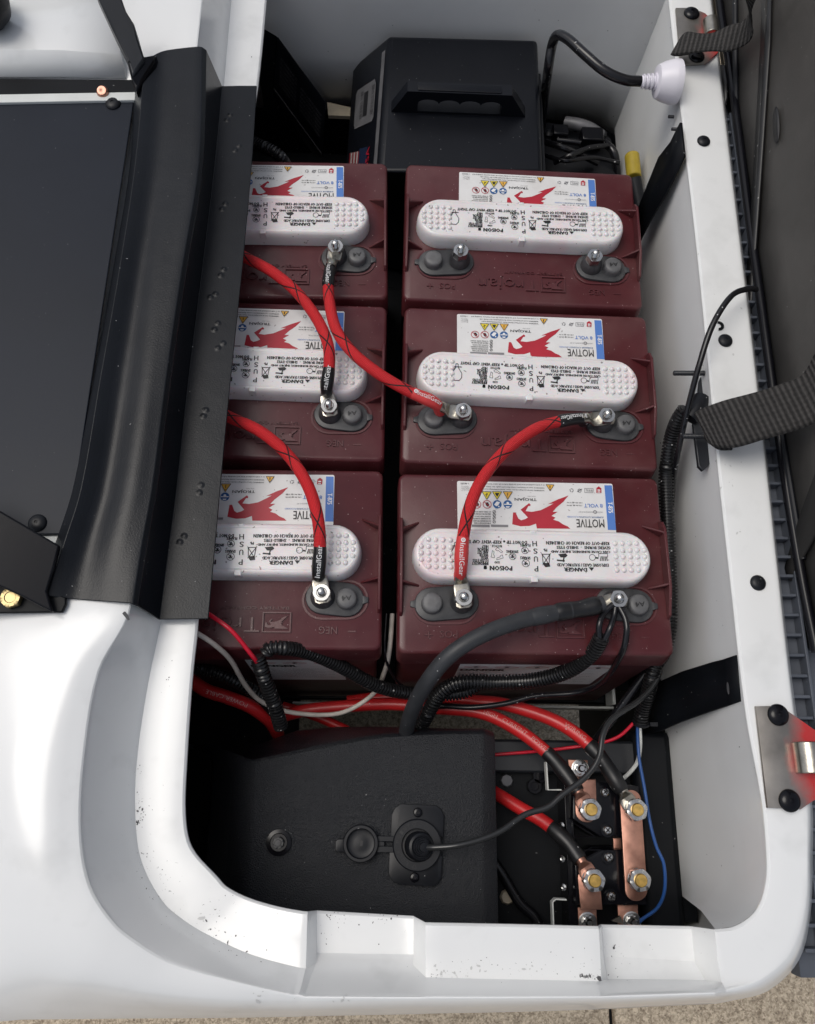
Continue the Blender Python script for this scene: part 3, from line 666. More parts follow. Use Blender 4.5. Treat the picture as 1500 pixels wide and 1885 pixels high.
def build_battery():
    b = thing('battery', 'x', 'battery', (0, 0, 0), 'deep cycle batteries in the bay')
    m = MB(); m.loft([[V3((x, y, z)) for x, y in rrect(.004, .260, ya, yb, .006)] for z, ya, yb in ((-.265, -.0165, .170), (-.020, -.0015, .176))], closed=True, cap=True); case = m.build('case', maroon_d, b)
    m = MB(); RT_ = rrect(0, .264, 0, .181, .007); RB_ = rrect(-.0005, .2645, -.0052, .1812, .007); RI_ = rrect(.003, .261, .003, .178, .006)
    def rg(P_, z, k=0.0, Q_=None): return [V3((p[0] + ((q[0] - p[0]) * k), p[1] + ((q[1] - p[1]) * k), z)) for p, q in zip(P_, Q_ or P_)]
    m.loft([rg(RB_, -.030), rg(RB_, -.027), rg(RT_, -.0035), rg(RT_, -.001, .3, RI_), rg(RT_, 0, 1, RI_)], closed=True, cap=True)
    # raised lip rings round the terminal pockets
    lid = m.build('lid', maroon, b, ang=50)
    for (p, q) in (((33, 46.5), (58, 47)), ((207, 47.5), (232, 48))):
        m = MB(); out = stadium(ML(*p, 0), ML(*q, 0), .0192); inn = stadium(ML(*p, 0), ML(*q, 0), .0172); n = len(out)
        m.add([V3((x, y, -.001)) for x, y in out] + [V3((x, y, .0014)) for x, y in out] + [V3((x, y, .0014)) for x, y in inn] + [V3((x, y, -.001)) for x, y in inn],
              [(i, (i + 1) % n, n + (i + 1) % n, n + i) for i in range(n)] + [(n + i, n + (i + 1) % n, 2 * n + (i + 1) % n, 2 * n + i) for i in range(n)] + [(2 * n + i, 2 * n + (i + 1) % n, 3 * n + (i + 1) % n, 3 * n + i) for i in range(n)])
        m.build('terminal_rim', maroon, lid)
    # raised lettering of the lid
    m = MB()
    put_text(m, 'Trojan', ML(149, 35, 0), ML(82, 35, 0), .0185, bold=-.008, thick=.0019)
    put_text(m, 'BATTERY COMPANY', ML(176, 41, 0), ML(112, 41, 0), .0030, thick=.0010)
    put_text(m, 'POS', ML(57, 22, 0), ML(40, 22, 0), .0070, thick=.0013); put_text(m, '+', ML(33, 21, 0), ML(26, 21, 0), .0065, thick=.0013)
    put_text(m, 'NEG', ML(222, 22, 0), ML(205, 22, 0), .0070, thick=.0013); put_text(m, '-', ML(240, 18.2, 0), ML(232, 18.2, 0), .0012, thick=.0008)
    m.build('raised_lettering', maroon, lid, ang=30)
    m = MB(); x0, x1, y0, y1 = .1515, .1785, .0160, .0355
    for (a_, b_, c_, d_) in ((x0, x1, y0, y0 + .0012), (x0, x1, y1 - .0012, y1), (x0, x0 + .0012, y0 + .0013, y1 - .0013), (x1 - .0012, x1, y0 + .0013, y1 - .0013)): m.bb(a_, b_, c_, d_, -.0005, .0018)
    hp = [(545, 460), (553, 355), (575, 355), (600, 410), (625, 425), (660, 415), (685, 400), (620, 330), (695, 273), (708, 285), (706, 297), (690, 297), (663, 343), (720, 350), (800, 335), (870, 300), (915, 275), (865, 280), (950, 240), (1045, 205), (1000, 260), (940, 310), (905, 350), (948, 350), (895, 385), (930, 402), (910, 420), (960, 435), (995, 460), (1040, 480), (1062, 500), (765, 497), (757, 455), (700, 475), (620, 478)]
    def emb(k): return [V3((x0 + .0025 + (p[0] - 540) / 525 * .022, y1 - .0035 - (p[1] - 205) / 295 * .0125, 0)) for p in k]
    m.prism(emb(hp), (0, 0, .0017)); m.build('raised_emblem', maroon, lid, ang=20)
    # carrying handle brackets on both ends
    for sg in (0, 1):
        def X(x): return (x if sg == 0 else 264 - x)
        m = MB()
        xa, xb = sorted((X(1.5), X(4.2))); m.prism([ML(xa, 35, 0), ML(xa, 134, 0), ML(xa, 131, 9 if sg == 0 else 9), ML(xa, 122, 15), ML(xa, 64, 15), ML(xa, 38, 6)], ML(xb - xa, 0, 0))
        for (y, dy) in ((118, 2.4), (66, 2.4)):
            m.prism([ML(X(4), y, 0), ML(X(21), y + (10 if y > 100 else -2), 0), ML(X(4), y, 13.5)], ML(0, dy, 0))
        m.build('handle_bracket', maroon, b, bevel=.0006)
    # printed label
    m = MB(); cs = [SL(68, 70, 0), SL(1447, 97, 0), SL(1480, 530, 0), SL(74, 505, 0)]
    sx0, sx1, sy1, sy0 = .0588, .2168, .1735, .1205
    m.plate(rrect(sx0, sx1, sy0, sy1, .0018), 0, .0005); stk = m.build('label_sticker', sticker_w, b)
    def flat(poly, z=.0008): return [SL(x, y, z) for x, y in poly]
    m = MB(); m.prism(flat([(1366, 113), (1432, 115), (1470, 512), (1398, 510)], .0005), (0, 0, .0003)); put = m.build('blue_band', blue_ink, stk)
    m = MB(); m.prism(flat(hp, .0005), (0, 0, .0003)); m.build('red_emblem', red_ink, stk)
    m = MB(); put_text(m, 'T-875', SL(1397, 262), SL(1404, 358), .0046, bold=.02); m.build('white_lettering', white_ink, stk)
    m = MB()
    put_text(m, 'MOTIVE', SL(1362, 416), SL(1115, 414), .0086, bold=.004)
    put_text(m, 'TROJAN', SL(762, 222), SL(566, 219), .0036, bold=.012)
    put_text(m, '1 06255', SL(158, 90), SL(86, 90), .0017)
    for k, s in enumerate(('WARNING: Cancer and Reproductive Harm, www.P65Warnings.ca.gov', 'WARNING: Lead and batteries contain flammable gases, also charge only', 'in a well-ventilated area and carefully follow all other battery charging and')):
        y = (151, 128, 102)[k]; put_text(m, s, SL(832, y + 2), SL(830 - (540, 560, 640)[k], y - 11), .0015, bold=.012, res=1)
    for k, s in enumerate(('NO SPARKS, FLAMES, SMOKING', 'SHIELD EYES. EXPLOSIVE GASES CAN', 'CAUSE BLINDNESS OR INJURY. SULFURIC ACID', 'CAN CAUSE BLINDNESS OR SEVERE BURNS.', 'FLUSH EYES IMMEDIATELY WITH WATER.', 'GET MEDICAL HELP FAST. KEEP OUT OF REACH')):
        y = 343 + k * 20.5; put_text(m, s, SL(356, y), SL(188 + (k % 3) * 9, y - 2), .0014, bold=.01, res=1)
    for k in range(5): put_text(m, ('Trojan Battery Company', 'Santa Fe Springs, CA', 'Made in USA', 'www.trojanbattery.com', 'Recycle')[k], SL(160, 118 + k * 9), SL(90 + (k % 2) * 12, 117 + k * 9), .0008, res=1)
    put_text(m, '170 Ah @ 20 Hr', SL(1168, 286), SL(1030, 284), .0015, bold=.015); put_text(m, '145 Ah @ 5 Hr', SL(1168, 262), SL(1030, 259), .0015, bold=.015)
    for cy in (350, 378, 406, 440): disc(m, SL(385, cy - 2), .0016, 16, .0012); line2(m, SL(375, cy + 8), SL(395, cy - 12), .0004)
    for cx in (312, 410, 508): pass
    for (cx, s) in ((505, 0), (410, 1), (318, 2)):
        t3 = [SL(cx - 42, 169), SL(cx + 42, 171), SL(cx, 240)]; i0 = len(m.v)
        for k in range(3): line2(m, t3[k] + V3((0, 0, .0004)), t3[(k + 1) % 3] + V3((0, 0, .0004)), .0005)
        if s == 0: line2(m, SL(cx, 180, .0013), SL(cx, 205, .0013), .0007); disc(m, SL(cx, 217, .0013), .0004, 8)
        elif s == 1: m.add([SL(cx - 18, 180, .0013), SL(cx + 20, 182, .0013), SL(cx + 4, 215, .0013), SL(cx - 10, 200, .0013)], [(0, 1, 2, 3)])
        else: m.add([SL(cx - 10, 178, .0013), SL(cx + 14, 190, .0013), SL(cx - 2, 198, .0013), SL(cx + 6, 222, .0013), SL(cx - 12, 196, .0013), SL(cx + 1, 189, .0013)], [(0, 1, 2, 3, 4, 5)])
    cx = 882; t3 = [SL(cx - 36, 107), SL(cx + 36, 109), SL(cx, 163)]
    for k in range(3): line2(m, t3[k] + V3((0, 0, .0004)), t3[(k + 1) % 3] + V3((0, 0, .0004)), .00045)
    line2(m, SL(cx, 115, .0013), SL(cx, 138, .0013), .0009); disc(m, SL(cx, 148, .0013), .0005, 8)
    for (cx, cy) in ((322, 284), (232, 282)):  # pictograms in the prohibition rings
        m.add([SL(cx - 18, cy - 16, .0011), SL(cx + 6, cy - 20, .0011), SL(cx + 20, cy + 4, .0011), SL(cx + 4, cy + 20, .0011), SL(cx - 10, cy + 6, .0011)], [(0, 1, 2, 3, 4)])
    m.build('black_lettering', ink, stk)
    m = MB()
    put_text(m, 'BATTERY COMPANY', SL(752, 208), SL(682, 206), .0010, res=1); put_text(m, 'WITH C TECHNOLOGY', SL(1352, 346), SL(1135, 344), .0014, res=1)
    disc(m, SL(1284, 350), .0019, 18, .0011); put_text(m, '99%', SL(1262, 150), SL(1200, 148), .0023); 
    for (a_, b_) in (((1190, 140), (1268, 142)), ((1268, 142), (1266, 178)), ((1266, 178), (1190, 176)), ((1190, 176), (1190, 140))): line2(m, SL(*a_), SL(*b_), .0004)
    disc(m, SL(1145, 160), .0020, 18, .0014); line2(m, SL(1125, 170), SL(1168, 145), .0008)
    for k in range(3):
        t = k * 2.09 + .5; c = SL(1075, 157); line2(m, c + V3((math.cos(t) * .0020, math.sin(t) * .0020, 0)), c + V3((math.cos(t + 1.5) * .0020, math.sin(t + 1.5) * .0020, 0)), .0008)
    for (a_, b_) in ((185, 345), (355, 510)): m.add([SL(a_, 462), SL(b_, 465), SL(b_, 485), SL(a_, 482)], [(0, 1, 2, 3)])
    m.build('grey_lettering', grey_ink, stk)
    m = MB(); put_text(m, '8 VOLT', SL(1350, 280), SL(1184, 277), .0038, bold=.01); put_text(m, 'FLOODED', SL(1135, 388), SL(1036, 386), .0015); m.build('blue_lettering', blue_ink, stk)
    m = MB(); put_text(m, 'SUPERIOR CYCLING', SL(1358, 392), SL(1142, 389), .0015, bold=.01)
    for cx in (412, 506):
        disc(m, SL(cx, 282, .0009), .0044, 28)
    m.build('navy_print', deep_blue, stk)
    m = MB()
    m.add([SL(1295, 180), SL(1340, 182), SL(1340, 140), SL(1316, 122), SL(1295, 138)], [(0, 1, 2, 3, 4)])
    for cx in (322, 229): disc(m, SL(cx, 282), .0044, 28, .0038); line2(m, SL(cx - 30, 256, .0012), SL(cx + 30, 310, .0012), .0006)
    m.build('red_print', red_ink, stk)
    m = MB()
    for cx in (318, 410): m.add([SL(cx - 40, 170), SL(cx + 40, 172), SL(cx, 236)], [(0, 1, 2)])
    m.build('yellow_print', yellow_ink, stk)
    m = MB()
    for (cx, y0_, y1_, w_) in ((505, 171, 237, 40), (882, 108, 160, 35)): m.add([SL(cx - w_, y0_), SL(cx + w_, y0_ + 2), SL(cx, y1_)], [(0, 1, 2)])
    m.build('orange_print', orange_ink, stk)
    m = MB()
    for k in range(2):                         # white figures in the blue discs
        cx = 506 - 94 * k
        if k == 0:
            line2(m, SL(cx - 34, 282, .0013), SL(cx + 34, 283, .0013), .0010); disc(m, SL(cx, 272, .0013), .0014, 14)
            m.add([SL(cx - 18, 300, .0013), SL(cx + 18, 300, .0013), SL(cx + 12, 312, .0013), SL(cx - 12, 312, .0013)], [(0, 1, 2, 3)])
        else:
            m.add([SL(cx - 28, 284, .0013), SL(cx - 4, 256, .0013), SL(cx + 24, 262, .0013), SL(cx + 10, 290, .0013), SL(cx - 8, 300, .0013)], [(0, 1, 2, 3, 4)]); disc(m, SL(cx + 14, 302, .0013), .0008, 12)
        
    m.add([SL(1305, 176, .0012), SL(1330, 177, .0012), SL(1330, 170, .0012), SL(1305, 168, .0012)], [(0, 1, 2, 3)]); m.add([SL(1305, 160, .0012), SL(1330, 161, .0012), SL(1330, 152, .0012), SL(1305, 150, .0012)], [(0, 1, 2, 3)])
    m.build('white_print', white_ink, stk)
    # vent cap: a long stadium with a recessed writing panel
    cl, cr_ = V3((.0403, .0930, 0)), V3((.2177, .0915, 0))
    def ring(r, z, dy=0): return [V3((x, y + dy, z)) for x, y in stadium(cl, cr_, r, 16)]
    m = MB(); m.loft([ring(.0268, .0005), ring(.0268, .003), ring(.0262, .012), ring(.0252, .0172), ring(.0238, .0195), ring(.0222, .0204), ring(.0208, .0204), ring(.0200, .0198), ring(.0195, .0198)], closed=True, cap=True)
    cap = m.build('vent_cap', cap_w, b, ang=40)
    m = MB()
    LX = [c for c in (1205, 1262, 1320, 1375, 1432)]; RY = (130, 185, 236, 289, 341)
    for side in (0, 1):
        for i, cx in enumerate(LX):
            for j, cy in enumerate(RY):
                if i == 4 and j in (0, 4): continue
                c = CL(cx + (j * 4), cy, .0198)
                if side: c = V3((.258 - c.x - .0002, c.y + .0008, c.z))
                m.lathe([(.0026, -.0004), (.0025, .0009), (.0019, .0019), (.0010, .0023), (.00001, .0024)], c, (0, 0, 1), 12)
    gd = m.build('grip_dots', cap_w, cap, ang=60); gd['kind'] = 'stuff'
    m = MB(); m.bb(.1255, .1325, .0655, .0715, .010, .0208); m.build('latch_notch', cap_w, cap, bevel=.0008); m = MB(); m.bb(.1265, .1325, .1135, .1165, .010, .0208); m.build('latch_notch', cap_w, cap, bevel=.0008)
    m = MB()
    T = lambda s, p, q, h, bold=.03, res=1: put_text(m, s, CL(*p), CL(*q), h * 1.28, bold=bold, res=res)
    T('KEEP OUT OF REACH OF CHILDREN', (1160, 118), (665, 112), .0026); T('SEVERE BURNS  -  SHIELD EYES', (1168, 153), (748, 149), .0024)
    T('CAN CAUSE BLINDNESS, INJURY AND', (1170, 183), (702, 179), .0024); T('EXPLOSIVE GASES / SULFURIC ACID', (1156, 290), (750, 286), .0024)
    T('DANGER', (985, 322), (806, 319), .0031, .04); T('POISON', (395, 309), (222, 306), .0035, .04)
    T('DO NOT TIP', (512, 110), (352, 107), .0026); T('KEEP VENT CAP TIGHT', (310, 107), (-20, 100), .0026); disc(m, CL(334, 114), .0011, 12)
    for k, s in enumerate(('IMMEDIATELY', 'FLUSH EYES', 'WITH', 'WATER', 'AND GET', 'MEDICAL', 'HELP')): T(s, (208, 276 - k * 22), (208 - (128, 122, 56, 70, 86, 88, 50)[k], 275 - k * 22), .0024)
    T('LEAD', (298, 272), (256, 271), .0016); T('RECYCLE', (315, 143), (236, 141), .0018); T('SMOKING', (445, 184), (352, 182), .0022); T('FLAMES', (540, 134), (460, 132), .0022); T('SPARKS', (540, 234), (460, 232), .0022)
    T('Pb', (672, 172), (645, 170), .0022)
    for s, (a_, b_), y in (('P', (601, 571), 309), ('U', (598, 568), 232), ('S', (594, 564), 170), ('H', (590, 556), 111)): put_text(m, s, CL(a_, y), CL(b_, y), .0052, bold=.012, res=3)
    m.add([CL(1000, 318), CL(1044, 320), CL(1024, 347)], [(0, 1, 2)])
    disc(m, CL(185, 322), .0016, 14); m.add([CL(172, 332), CL(198, 332), CL(196, 304), CL(174, 304)], [(0, 1, 2, 3)])
    for k in range(3):
        t = k * 2.094 + .4; c = CL(280, 214)
        pts = [c + V3((math.cos(t + u_) * r_, math.sin(t + u_) * r_, 0)) for u_, r_ in ((0, .0058), (.9, .0058), (1.1, .0068), (1.55, .0048), (1.1, .0031), (.9, .0038), (0, .0038))]
        for a_, b_ in zip(pts, pts[1:] + pts[:1]): line2(m, a_, b_, .0004)
    for (cx, cy, r) in ((400, 232, .0035), (498, 185, .0035), (505, 286, .0038)):
        disc(m, CL(cx, cy), r, 22, r - .0005); line2(m, CL(cx - 20, cy - 20), CL(cx + 20, cy + 20), .0006); line2(m, CL(cx - 18, cy + 6), CL(cx + 16, cy + 2), .0010); line2(m, CL(cx + 2, cy - 14), CL(cx - 4, cy + 14), .0012)
    bx = [(634, 215), (694, 215), (688, 290), (642, 288)]
    for a_, b_ in list(zip(bx, bx[1:] + bx[:1])) + [((628, 208), (692, 300)), ((700, 208), (638, 300))]: line2(m, CL(*a_), CL(*b_), .0007)
    m.add([CL(642, 284), CL(690, 284), CL(698, 312), CL(660, 318), (CL(648, 304))], [(0, 1, 2, 3, 4)])
    disc(m, CL(1030, 240), .0032, 18, .0027); line2(m, CL(1052, 242), CL(1078, 246), .0016)
    for k in range(5): line2(m, CL(1100 + k * 10, 232), CL(1092 + k * 14, 268), .0008)
    for a_, b_ in (((1080, 210), (1150, 210)), ((1080, 210), (1080, 240)), ((1150, 210), (1150, 240))): line2(m, CL(*a_), CL(*b_), .0005)
    m.add([CL(760, 215), CL(820, 208), CL(835, 225), CL(818, 240), CL(780, 240)], [(0, 1, 2, 3, 4)]); line2(m, CL(750, 262), CL(812, 268), .0014); line2(m, CL(806, 240), CL(800, 275), .0012)
    # watering jug pictogram at the far end
    c = CL(-330, 190); jug = [(-22, -44), (20, -44), (30, 10), (14, 60), (-30, 60), (-40, 10)]
    c0 = V3((.258 - CL(1140, 215).x + .0, CL(1140, 215).y, .0202)) + V3((-.004, 0, 0))
    jp = [c0 + V3((x * .00016, -y * .00016, 0)) for x, y in ((-14, 60), (14, 60), (30, 40), (32, 10), (10, -30), (6, -60), (-6, -60), (-10, -30), (-34, 10), (-32, 40))]
    for a_, b_ in zip(jp, jp[1:] + jp[:1]): line2(m, a_, b_, .0007)
    line2(m, c0 + V3((-.005, .006, 0)), c0 + V3((.005, .006, 0)), .0009)
    m.build('cap_lettering', ink, cap)
    # terminals: rubber boot, plug, post, nut, stud
    for sg in (0, 1):
        px_, pl = ((61.3, 49.5), (32.5, 46.8)) if sg == 0 else ((207.6, 50), (230.5, 47.6))
        m = MB(); m.plate(stadium(ML(*(pl if sg == 0 else px_), 0), ML(*(px_ if sg == 0 else pl), 0), .0165), .0004, .0034, bev=.0015)
        ex = -1 if sg == 0 else 1
        m.plate([(q.x, q.y) for q in (ML(pl[0] + ex * 14, pl[1] - 4.5, 0), ML(pl[0] + ex * 20.5, pl[1] - 2.5, 0), ML(pl[0] + ex * 20.5, pl[1] + 2.5, 0), ML(pl[0] + ex * 14, pl[1] + 4.5, 0))], .0005, .0032, bev=.0008)
        bt = m.build('terminal_boot', boot_g, b, ang=40)
        m = MB(); m.lathe([(.0103, .003), (.0100, .0085), (.0094, .0108), (.0080, .0118), (.004, .0121), (.00001, .0121)], ML(*pl, 0), (0, 0, 1), 28); plug = m.build('boot_plug', plug_g, bt, ang=40)
        if sg:
            m = MB(); put_text(m, 'A4', ML(pl[0] + 4.5, pl[1] + 2.2, 12.4), ML(pl[0] - 4.5, pl[1] + 1.4, 12.4), .0046, bold=.02); m.build('boot_lettering', ink, bt)
        m = MB(); m.lathe([(.0118, .003), (.0108, .0105), (.0092, .0128), (.0085, .0146), (.00001, .0146)], ML(*px_, 0), (0, 0, 1), 28); m.build('terminal_post', lead, b, ang=40)
        m = MB(); nut(m, ML(*px_, 14.6), .0077, .0085, rot=.3 * sg + .2); m.build('terminal_nut', steel, b, ang=30)
        m = MB(); stud(m, ML(*px_, 22), .0034, .0082); m.build('terminal_stud', steel, b, ang=50)
    return b
def copy_tree(o, parent=None):
    c = o.copy(); COL.objects.link(c)
    if parent is not None: c.parent = parent
    for k in list(o.children):
        copy_tree(k, c)
    return c
bat0 = build_battery()
BPOS = [  # x, y, turn, label
 (-0.0001, -0.0015, .466, 'maroon battery at the front right, with a black cable bolted to its right terminal'),
 (0.0001, 0.1915, -.55, 'maroon battery in the middle of the right column, red cables on both terminals'),
 (-0.0006, 0.3815, -.516, 'maroon battery at the rear right whose terminals carry no cables'),
 (-0.2789, -0.0025, .77, 'maroon battery at the front left, half under the black bracket, white wire before it'),
 (-0.2805, 0.1905, .26, 'maroon battery in the middle of the left column, half under the black bracket'),
 (-0.2806, 0.3755, 1.33, 'maroon battery at the rear left next to the slanting black box'),
]
BATS = []
for i, (x, y, r, lb) in enumerate(BPOS):
    o = bat0 if i == 0 else copy_tree(bat0)
    o.location = (x, y, 0); o.rotation_euler = (0, 0, math.radians(r)); o['label'] = lb; BATS.append(o)
    for c in o.children:                       # labels and caps sit a little differently on each battery
        if i and c.name.startswith('label_sticker'): c.rotation_euler.z = math.radians((.35, -.45, .3, -.3, .5)[i - 1]); c.location = ((-.001, .0012, -.0006, .0008, -.0012)[i - 1], (.0004, -.0008, .0006, 0, -.0005)[i - 1], 0)
        if i and c.name.startswith('vent_cap'): c.rotation_euler.z = math.radians((-.3, .35, .2, -.35, .3)[i - 1])
def TERM(i, side, dz=0.0):                    # world position of a terminal post of battery i
    p = ML(61.3, 49.5, 0) if side == 'L' else ML(207.6, 50, 0)
    x, y, r, _ = BPOS[i]; r = math.radians(r); return V3((x + p.x * math.cos(r) - p.y * math.sin(r), y + p.x * math.sin(r) + p.y * math.cos(r), dz))
# hazard stickers on the front faces of the two front batteries
def FY(z): return -.0015 + (z + .020) * .0150 / .245
for i, (x0, x1, bi) in enumerate(((.064, .219, 0), (.130, .226, 3))):
    case = [c for c in BATS[bi].children if c.name.startswith('case')][0]
    m = MB(); m.prism([V3((x0, FY(-.042), -.042)), V3((x1, FY(-.042), -.042)), V3((x1, FY(-.15), -.15)), V3((x0, FY(-.15), -.15))], (0, -.0004, 0)); s_ = m.build('hazard_sticker', sticker_w, case, o=(0, 0, 0))
    m = MB(); put_text(m, 'DANGER', V3((x0 + .003, FY(-.076) - .0008, -.076)), V3((x0 + .048, FY(-.076) - .0008, -.076)), .009, nrm=(0, -1, .06), bold=.03)
    for k in range(10): put_text(m, 'Explosive gases. Corrosive. Keep sparks and flames away.', V3((x0 + .003, FY(-.088 - k * .005) - .0008, -.088 - k * .005)), V3((x1 - .01 - (k % 3) * .01, FY(-.088 - k * .005) - .0008, -.088 - k * .005)), .0026, nrm=(0, -1, .06), res=1)
    m.build('black_lettering', ink, s_, o=(0, 0, 0))
    m = MB()
    for k in range(5):
        c = V3((x0 + .017 + k * .031, FY(-.056) - .0009, -.056))
        if c.x > x1 - .012: break
        pts = [c + V3((.012, 0, 0)), c + V3((0, 0, .008)), c + V3((-.012, 0, 0)), c + V3((0, 0, -.008))]
        for a_, b_ in zip(pts, pts[1:] + pts[:1]): line2(m, a_, b_, .0008, (0, -1, .06))
        
    m.build('red_diamonds', red_ink, s_, o=(0, 0, 0))
    m = MB()
    for k in range(5):
        c = V3((x0 + .017 + k * .031, FY(-.056) - .0010, -.056))
        if c.x > x1 - .012: break
        m.add([c + V3((.003, 0, 0)), c + V3((0, 0, .004)), c + V3((-.003, 0, 0)), c + V3((-.001, 0, -.004))], [(0, 1, 2, 3)])
    m.build('hazard_symbols', ink, s_, o=(0, 0, 0))

# ================================================================== pressed bracket, board and arms on the left
br = thing('pressed_bracket', 'long black pressed steel bracket overhanging the left batteries', 'bracket', (-.2, .3, .06))
BR = [
 [(250, 172, .092), (268, 112, .112), (298, 97, .107), (335, 91, .107), (366, 88, .108), (377, 93, .105), (407, 160, .062), (473, 160, .060)],
 [(243, 300, .092), (251, 300, .111), (285, 300, .105), (318, 300, .106), (360, 300, .108), (371, 300, .105), (393, 300, .062), (464, 300, .060)],
 [(211, 500, .092), (221, 500, .111), (256, 500, .104), (288, 500, .107), (328, 500, .108), (340, 500, .105), (369, 500, .062), (446, 500, .060)],
 [(176, 700, .092), (186, 700, .111), (226, 700, .103), (267, 700, .108), (299, 700, .107), (311, 700, .104), (344, 700, .062), (425, 700, .060)],
 [(138, 900, .092), (151, 900, .111), (194, 900, .102), (237, 900, .108), (273, 900, .106), (286, 900, .103), (322, 900, .062), (406, 900, .060)],
 [(106, 1000, .094), (120, 1000, .111), (166, 1000, .102), (213, 1000, .107), (255, 1000, .106), (268, 1000, .103), (309, 1000, .062), (397, 1000, .060)],
 [(74, 1090, .098), (88, 1098, .110), (140, 1104, .104), (195, 1108, .106), (238, 1111, .107), (250, 1116, .104), (291, 1141, .062), (384, 1140, .060)],
]
rows = refine_rows([W(r) for r in BR], set())
rows2 = []
for r in rows:                               # round the section
    q = []
    for j in range(len(r)):
        if 0 < j < 5 or j in (1,):
            pass
        q.append(r[j])
    out = [q[0], q[0].lerp(q[1], .6)]
    cs = catmull(q[1:5], 4); out += cs + [q[4].lerp(q[5], .5) + V3((0, 0, .0012)), q[5], q[6], q[6].lerp(q[7], .5), q[7]]
    rows2.append(out)
m = MB(); m.loft(rows2); pb = m.build('folded_sheet', blk_bracket, br, ang=24, solid=.0020)
bv = pb.modifiers.new('edges', 'BEVEL'); bv.width = .0012; bv.segments = 2; bv.harden_normals = True; bv.limit_method = 'ANGLE'; bv.angle_limit = math.radians(30)
m = MB(); mD = MB()
bpy.context.view_layer.update(); _ev = pb.evaluated_get(bpy.context.evaluated_depsgraph_get()); _me = _ev.to_mesh(); _o = V3(br['_o'])
PB_T = BVHTree.FromPolygons([v.co + _o for v in _me.vertices], [tuple(p.vertices) for p in _me.polygons]); _ev.to_mesh_clear()
for (px, py) in ((424, 211), (418, 221), (440, 268), (433, 277), (415, 375), (409, 385), (412, 496), (406, 507), (397, 541), (387, 547), (401, 595), (395, 607), (411, 632), (401, 641), (379, 755), (374, 766), (370, 893), (367, 907), (339, 987), (331, 998)):
    h_, n_ = hit(PB_T, px, py)
    if h_ is None: continue
    disc(m, h_ + n_ * .0006, .0011, 10, 0, n_); mD.lathe([(.0042, -.0001), (.0024, .00015), (.0015, .0004), (.0011, .0005)], h_, n_, 18)
hd = m.build('drill_holes', ink, br); hd['kind'] = 'stuff'; hd = mD.build('dimples', blk_bracket, br, ang=60); hd['kind'] = 'stuff'
m = MB(); m.prism(W([(-250, 192, .093), (247, 180, .093), (126, 983, .093), (-250, 986, .093)]), (0, 0, -.004)); bo = m.build('seat_board', blk_board, o=U(0, 600, .093), bevel=.0008)
tag(bo, 'flat black board at the left beside the pressed bracket', 'board')
for (px, py) in ((208, 191), (69, 963)):
    m = MB(); rivet(m, U(px, py, .0932), .0078); m.build('push_rivet', blk_plast, bo, o=U(0, 600, .093))
m = MB(); m.prism(W([(-250, 178, .096), (253, 169, .096), (251, 184, .096), (-250, 193, .096)]), (0, 0, -.012)); ra = m.build('edge_rail', alu, o=U(0, 180, .09), bevel=.0006)
tag(ra, 'thin white rail along the far edge of the black board', 'rail')
m = MB(); m.prism(W([(-250, 988, .089), (128, 985, .089), (116, 1001, .089), (100, 1000, .089), (-250, 1003, .089)]), (0, 0, -.012)); ra = m.build('edge_rail', alu, o=U(90, 990, .09), bevel=.0006)
tag(ra, 'short white rail end at the near corner of the black board', 'rail')
m = MB(); m.prism(W([(-250, 143, .094), (247, 147, .094), (254, 172, .094), (-250, 180, .094)]), (0, 0, -.03)); gp = m.build('gap_shade_strip', blk_dull, o=U(0, 160, .09)); tag(gp, 'dark strip standing for the shade in the gap between the white recess and the thin white rail', 'channel')  # black strip painting in the shade of the gap behind the rail
m = MB(); m.lathe([(.0062, 0), (.0062, .003), (.0045, .0055), (.0015, .0058), (.00001, .005)], U(190, 171, .095), (0, -.35, 1), 24); cs_ = m.build('copper_screw', copper, o=U(190, 171, .095)); tag(cs_, 'small copper coloured screw head behind the white rail', 'screw')
arm = thing('steel_bar', 'black steel bar coming down to the far end of the pressed bracket', 'bar', U(225, 60, .12))
m = MB(); m.prism(W([(168, -30, .17), (214, -30, .17), (231, 18, .155), (246, 42, .145), (254, 72, .138), (266, 108, .128), (252, 128, .124), (243, 140, .122), (236, 112, .126), (205, 50, .145)]), (0, 0, -.022)); m.build('flat_bar', blk_metal, arm, bevel=.002)
m = MB(); m.prism(W([(232, 108, .126), (242, 98, .128), (252, 104, .126), (270, 103, .124), (288, 98, .118), (285, 115, .116), (262, 150, .116), (250, 168, .116), (241, 145, .118)]), (0, 0, -.012)); m.build('bar_foot', blk_gloss, arm, bevel=.0025)
arm = thing('steel_bar', 'black steel bar crossing the near left corner of the black board', 'bar', U(30, 1000, .12))
m = MB(); m.prism(W([(-120, 872, .150), (0, 940, .135), (109, 1004, .122), (99, 1045, .120), (86, 1088, .118), (97, 1127, .116), (76, 1117, .118), (40, 1098, .122), (0, 1080, .126), (-120, 1035, .135)]), (0, 0, -.005)); m.build('flat_bar', blk_gloss, arm, bevel=.0015)
m = MB(); m.prism(W([(-120, 1060, .109), (86, 1086, .109), (121, 1100, .109), (121, 1112, .109), (114, 1127, .109), (-120, 1130, .109)]), (0, 0, -.004)); m.build('bar_plate', blk_dull, arm, bevel=.001)
m = MB(); nut(m, U(24, 1102, .1095), .0075, .006, rot=.2); m.build('bar_bolt', brass_d, arm)
m = MB(); m.lathe([(.012, -.02), (.022, -.01), (.026, .005), (.022, .018), (.012, .024), (.00001, .026)], U(-28, 12, .13), (0, 0, 1), 24); kn = m.build('rubber_stop', blk_plast, o=U(-28, 12, .13)); tag(kn, 'black rounded stop at the far left corner', 'stop')

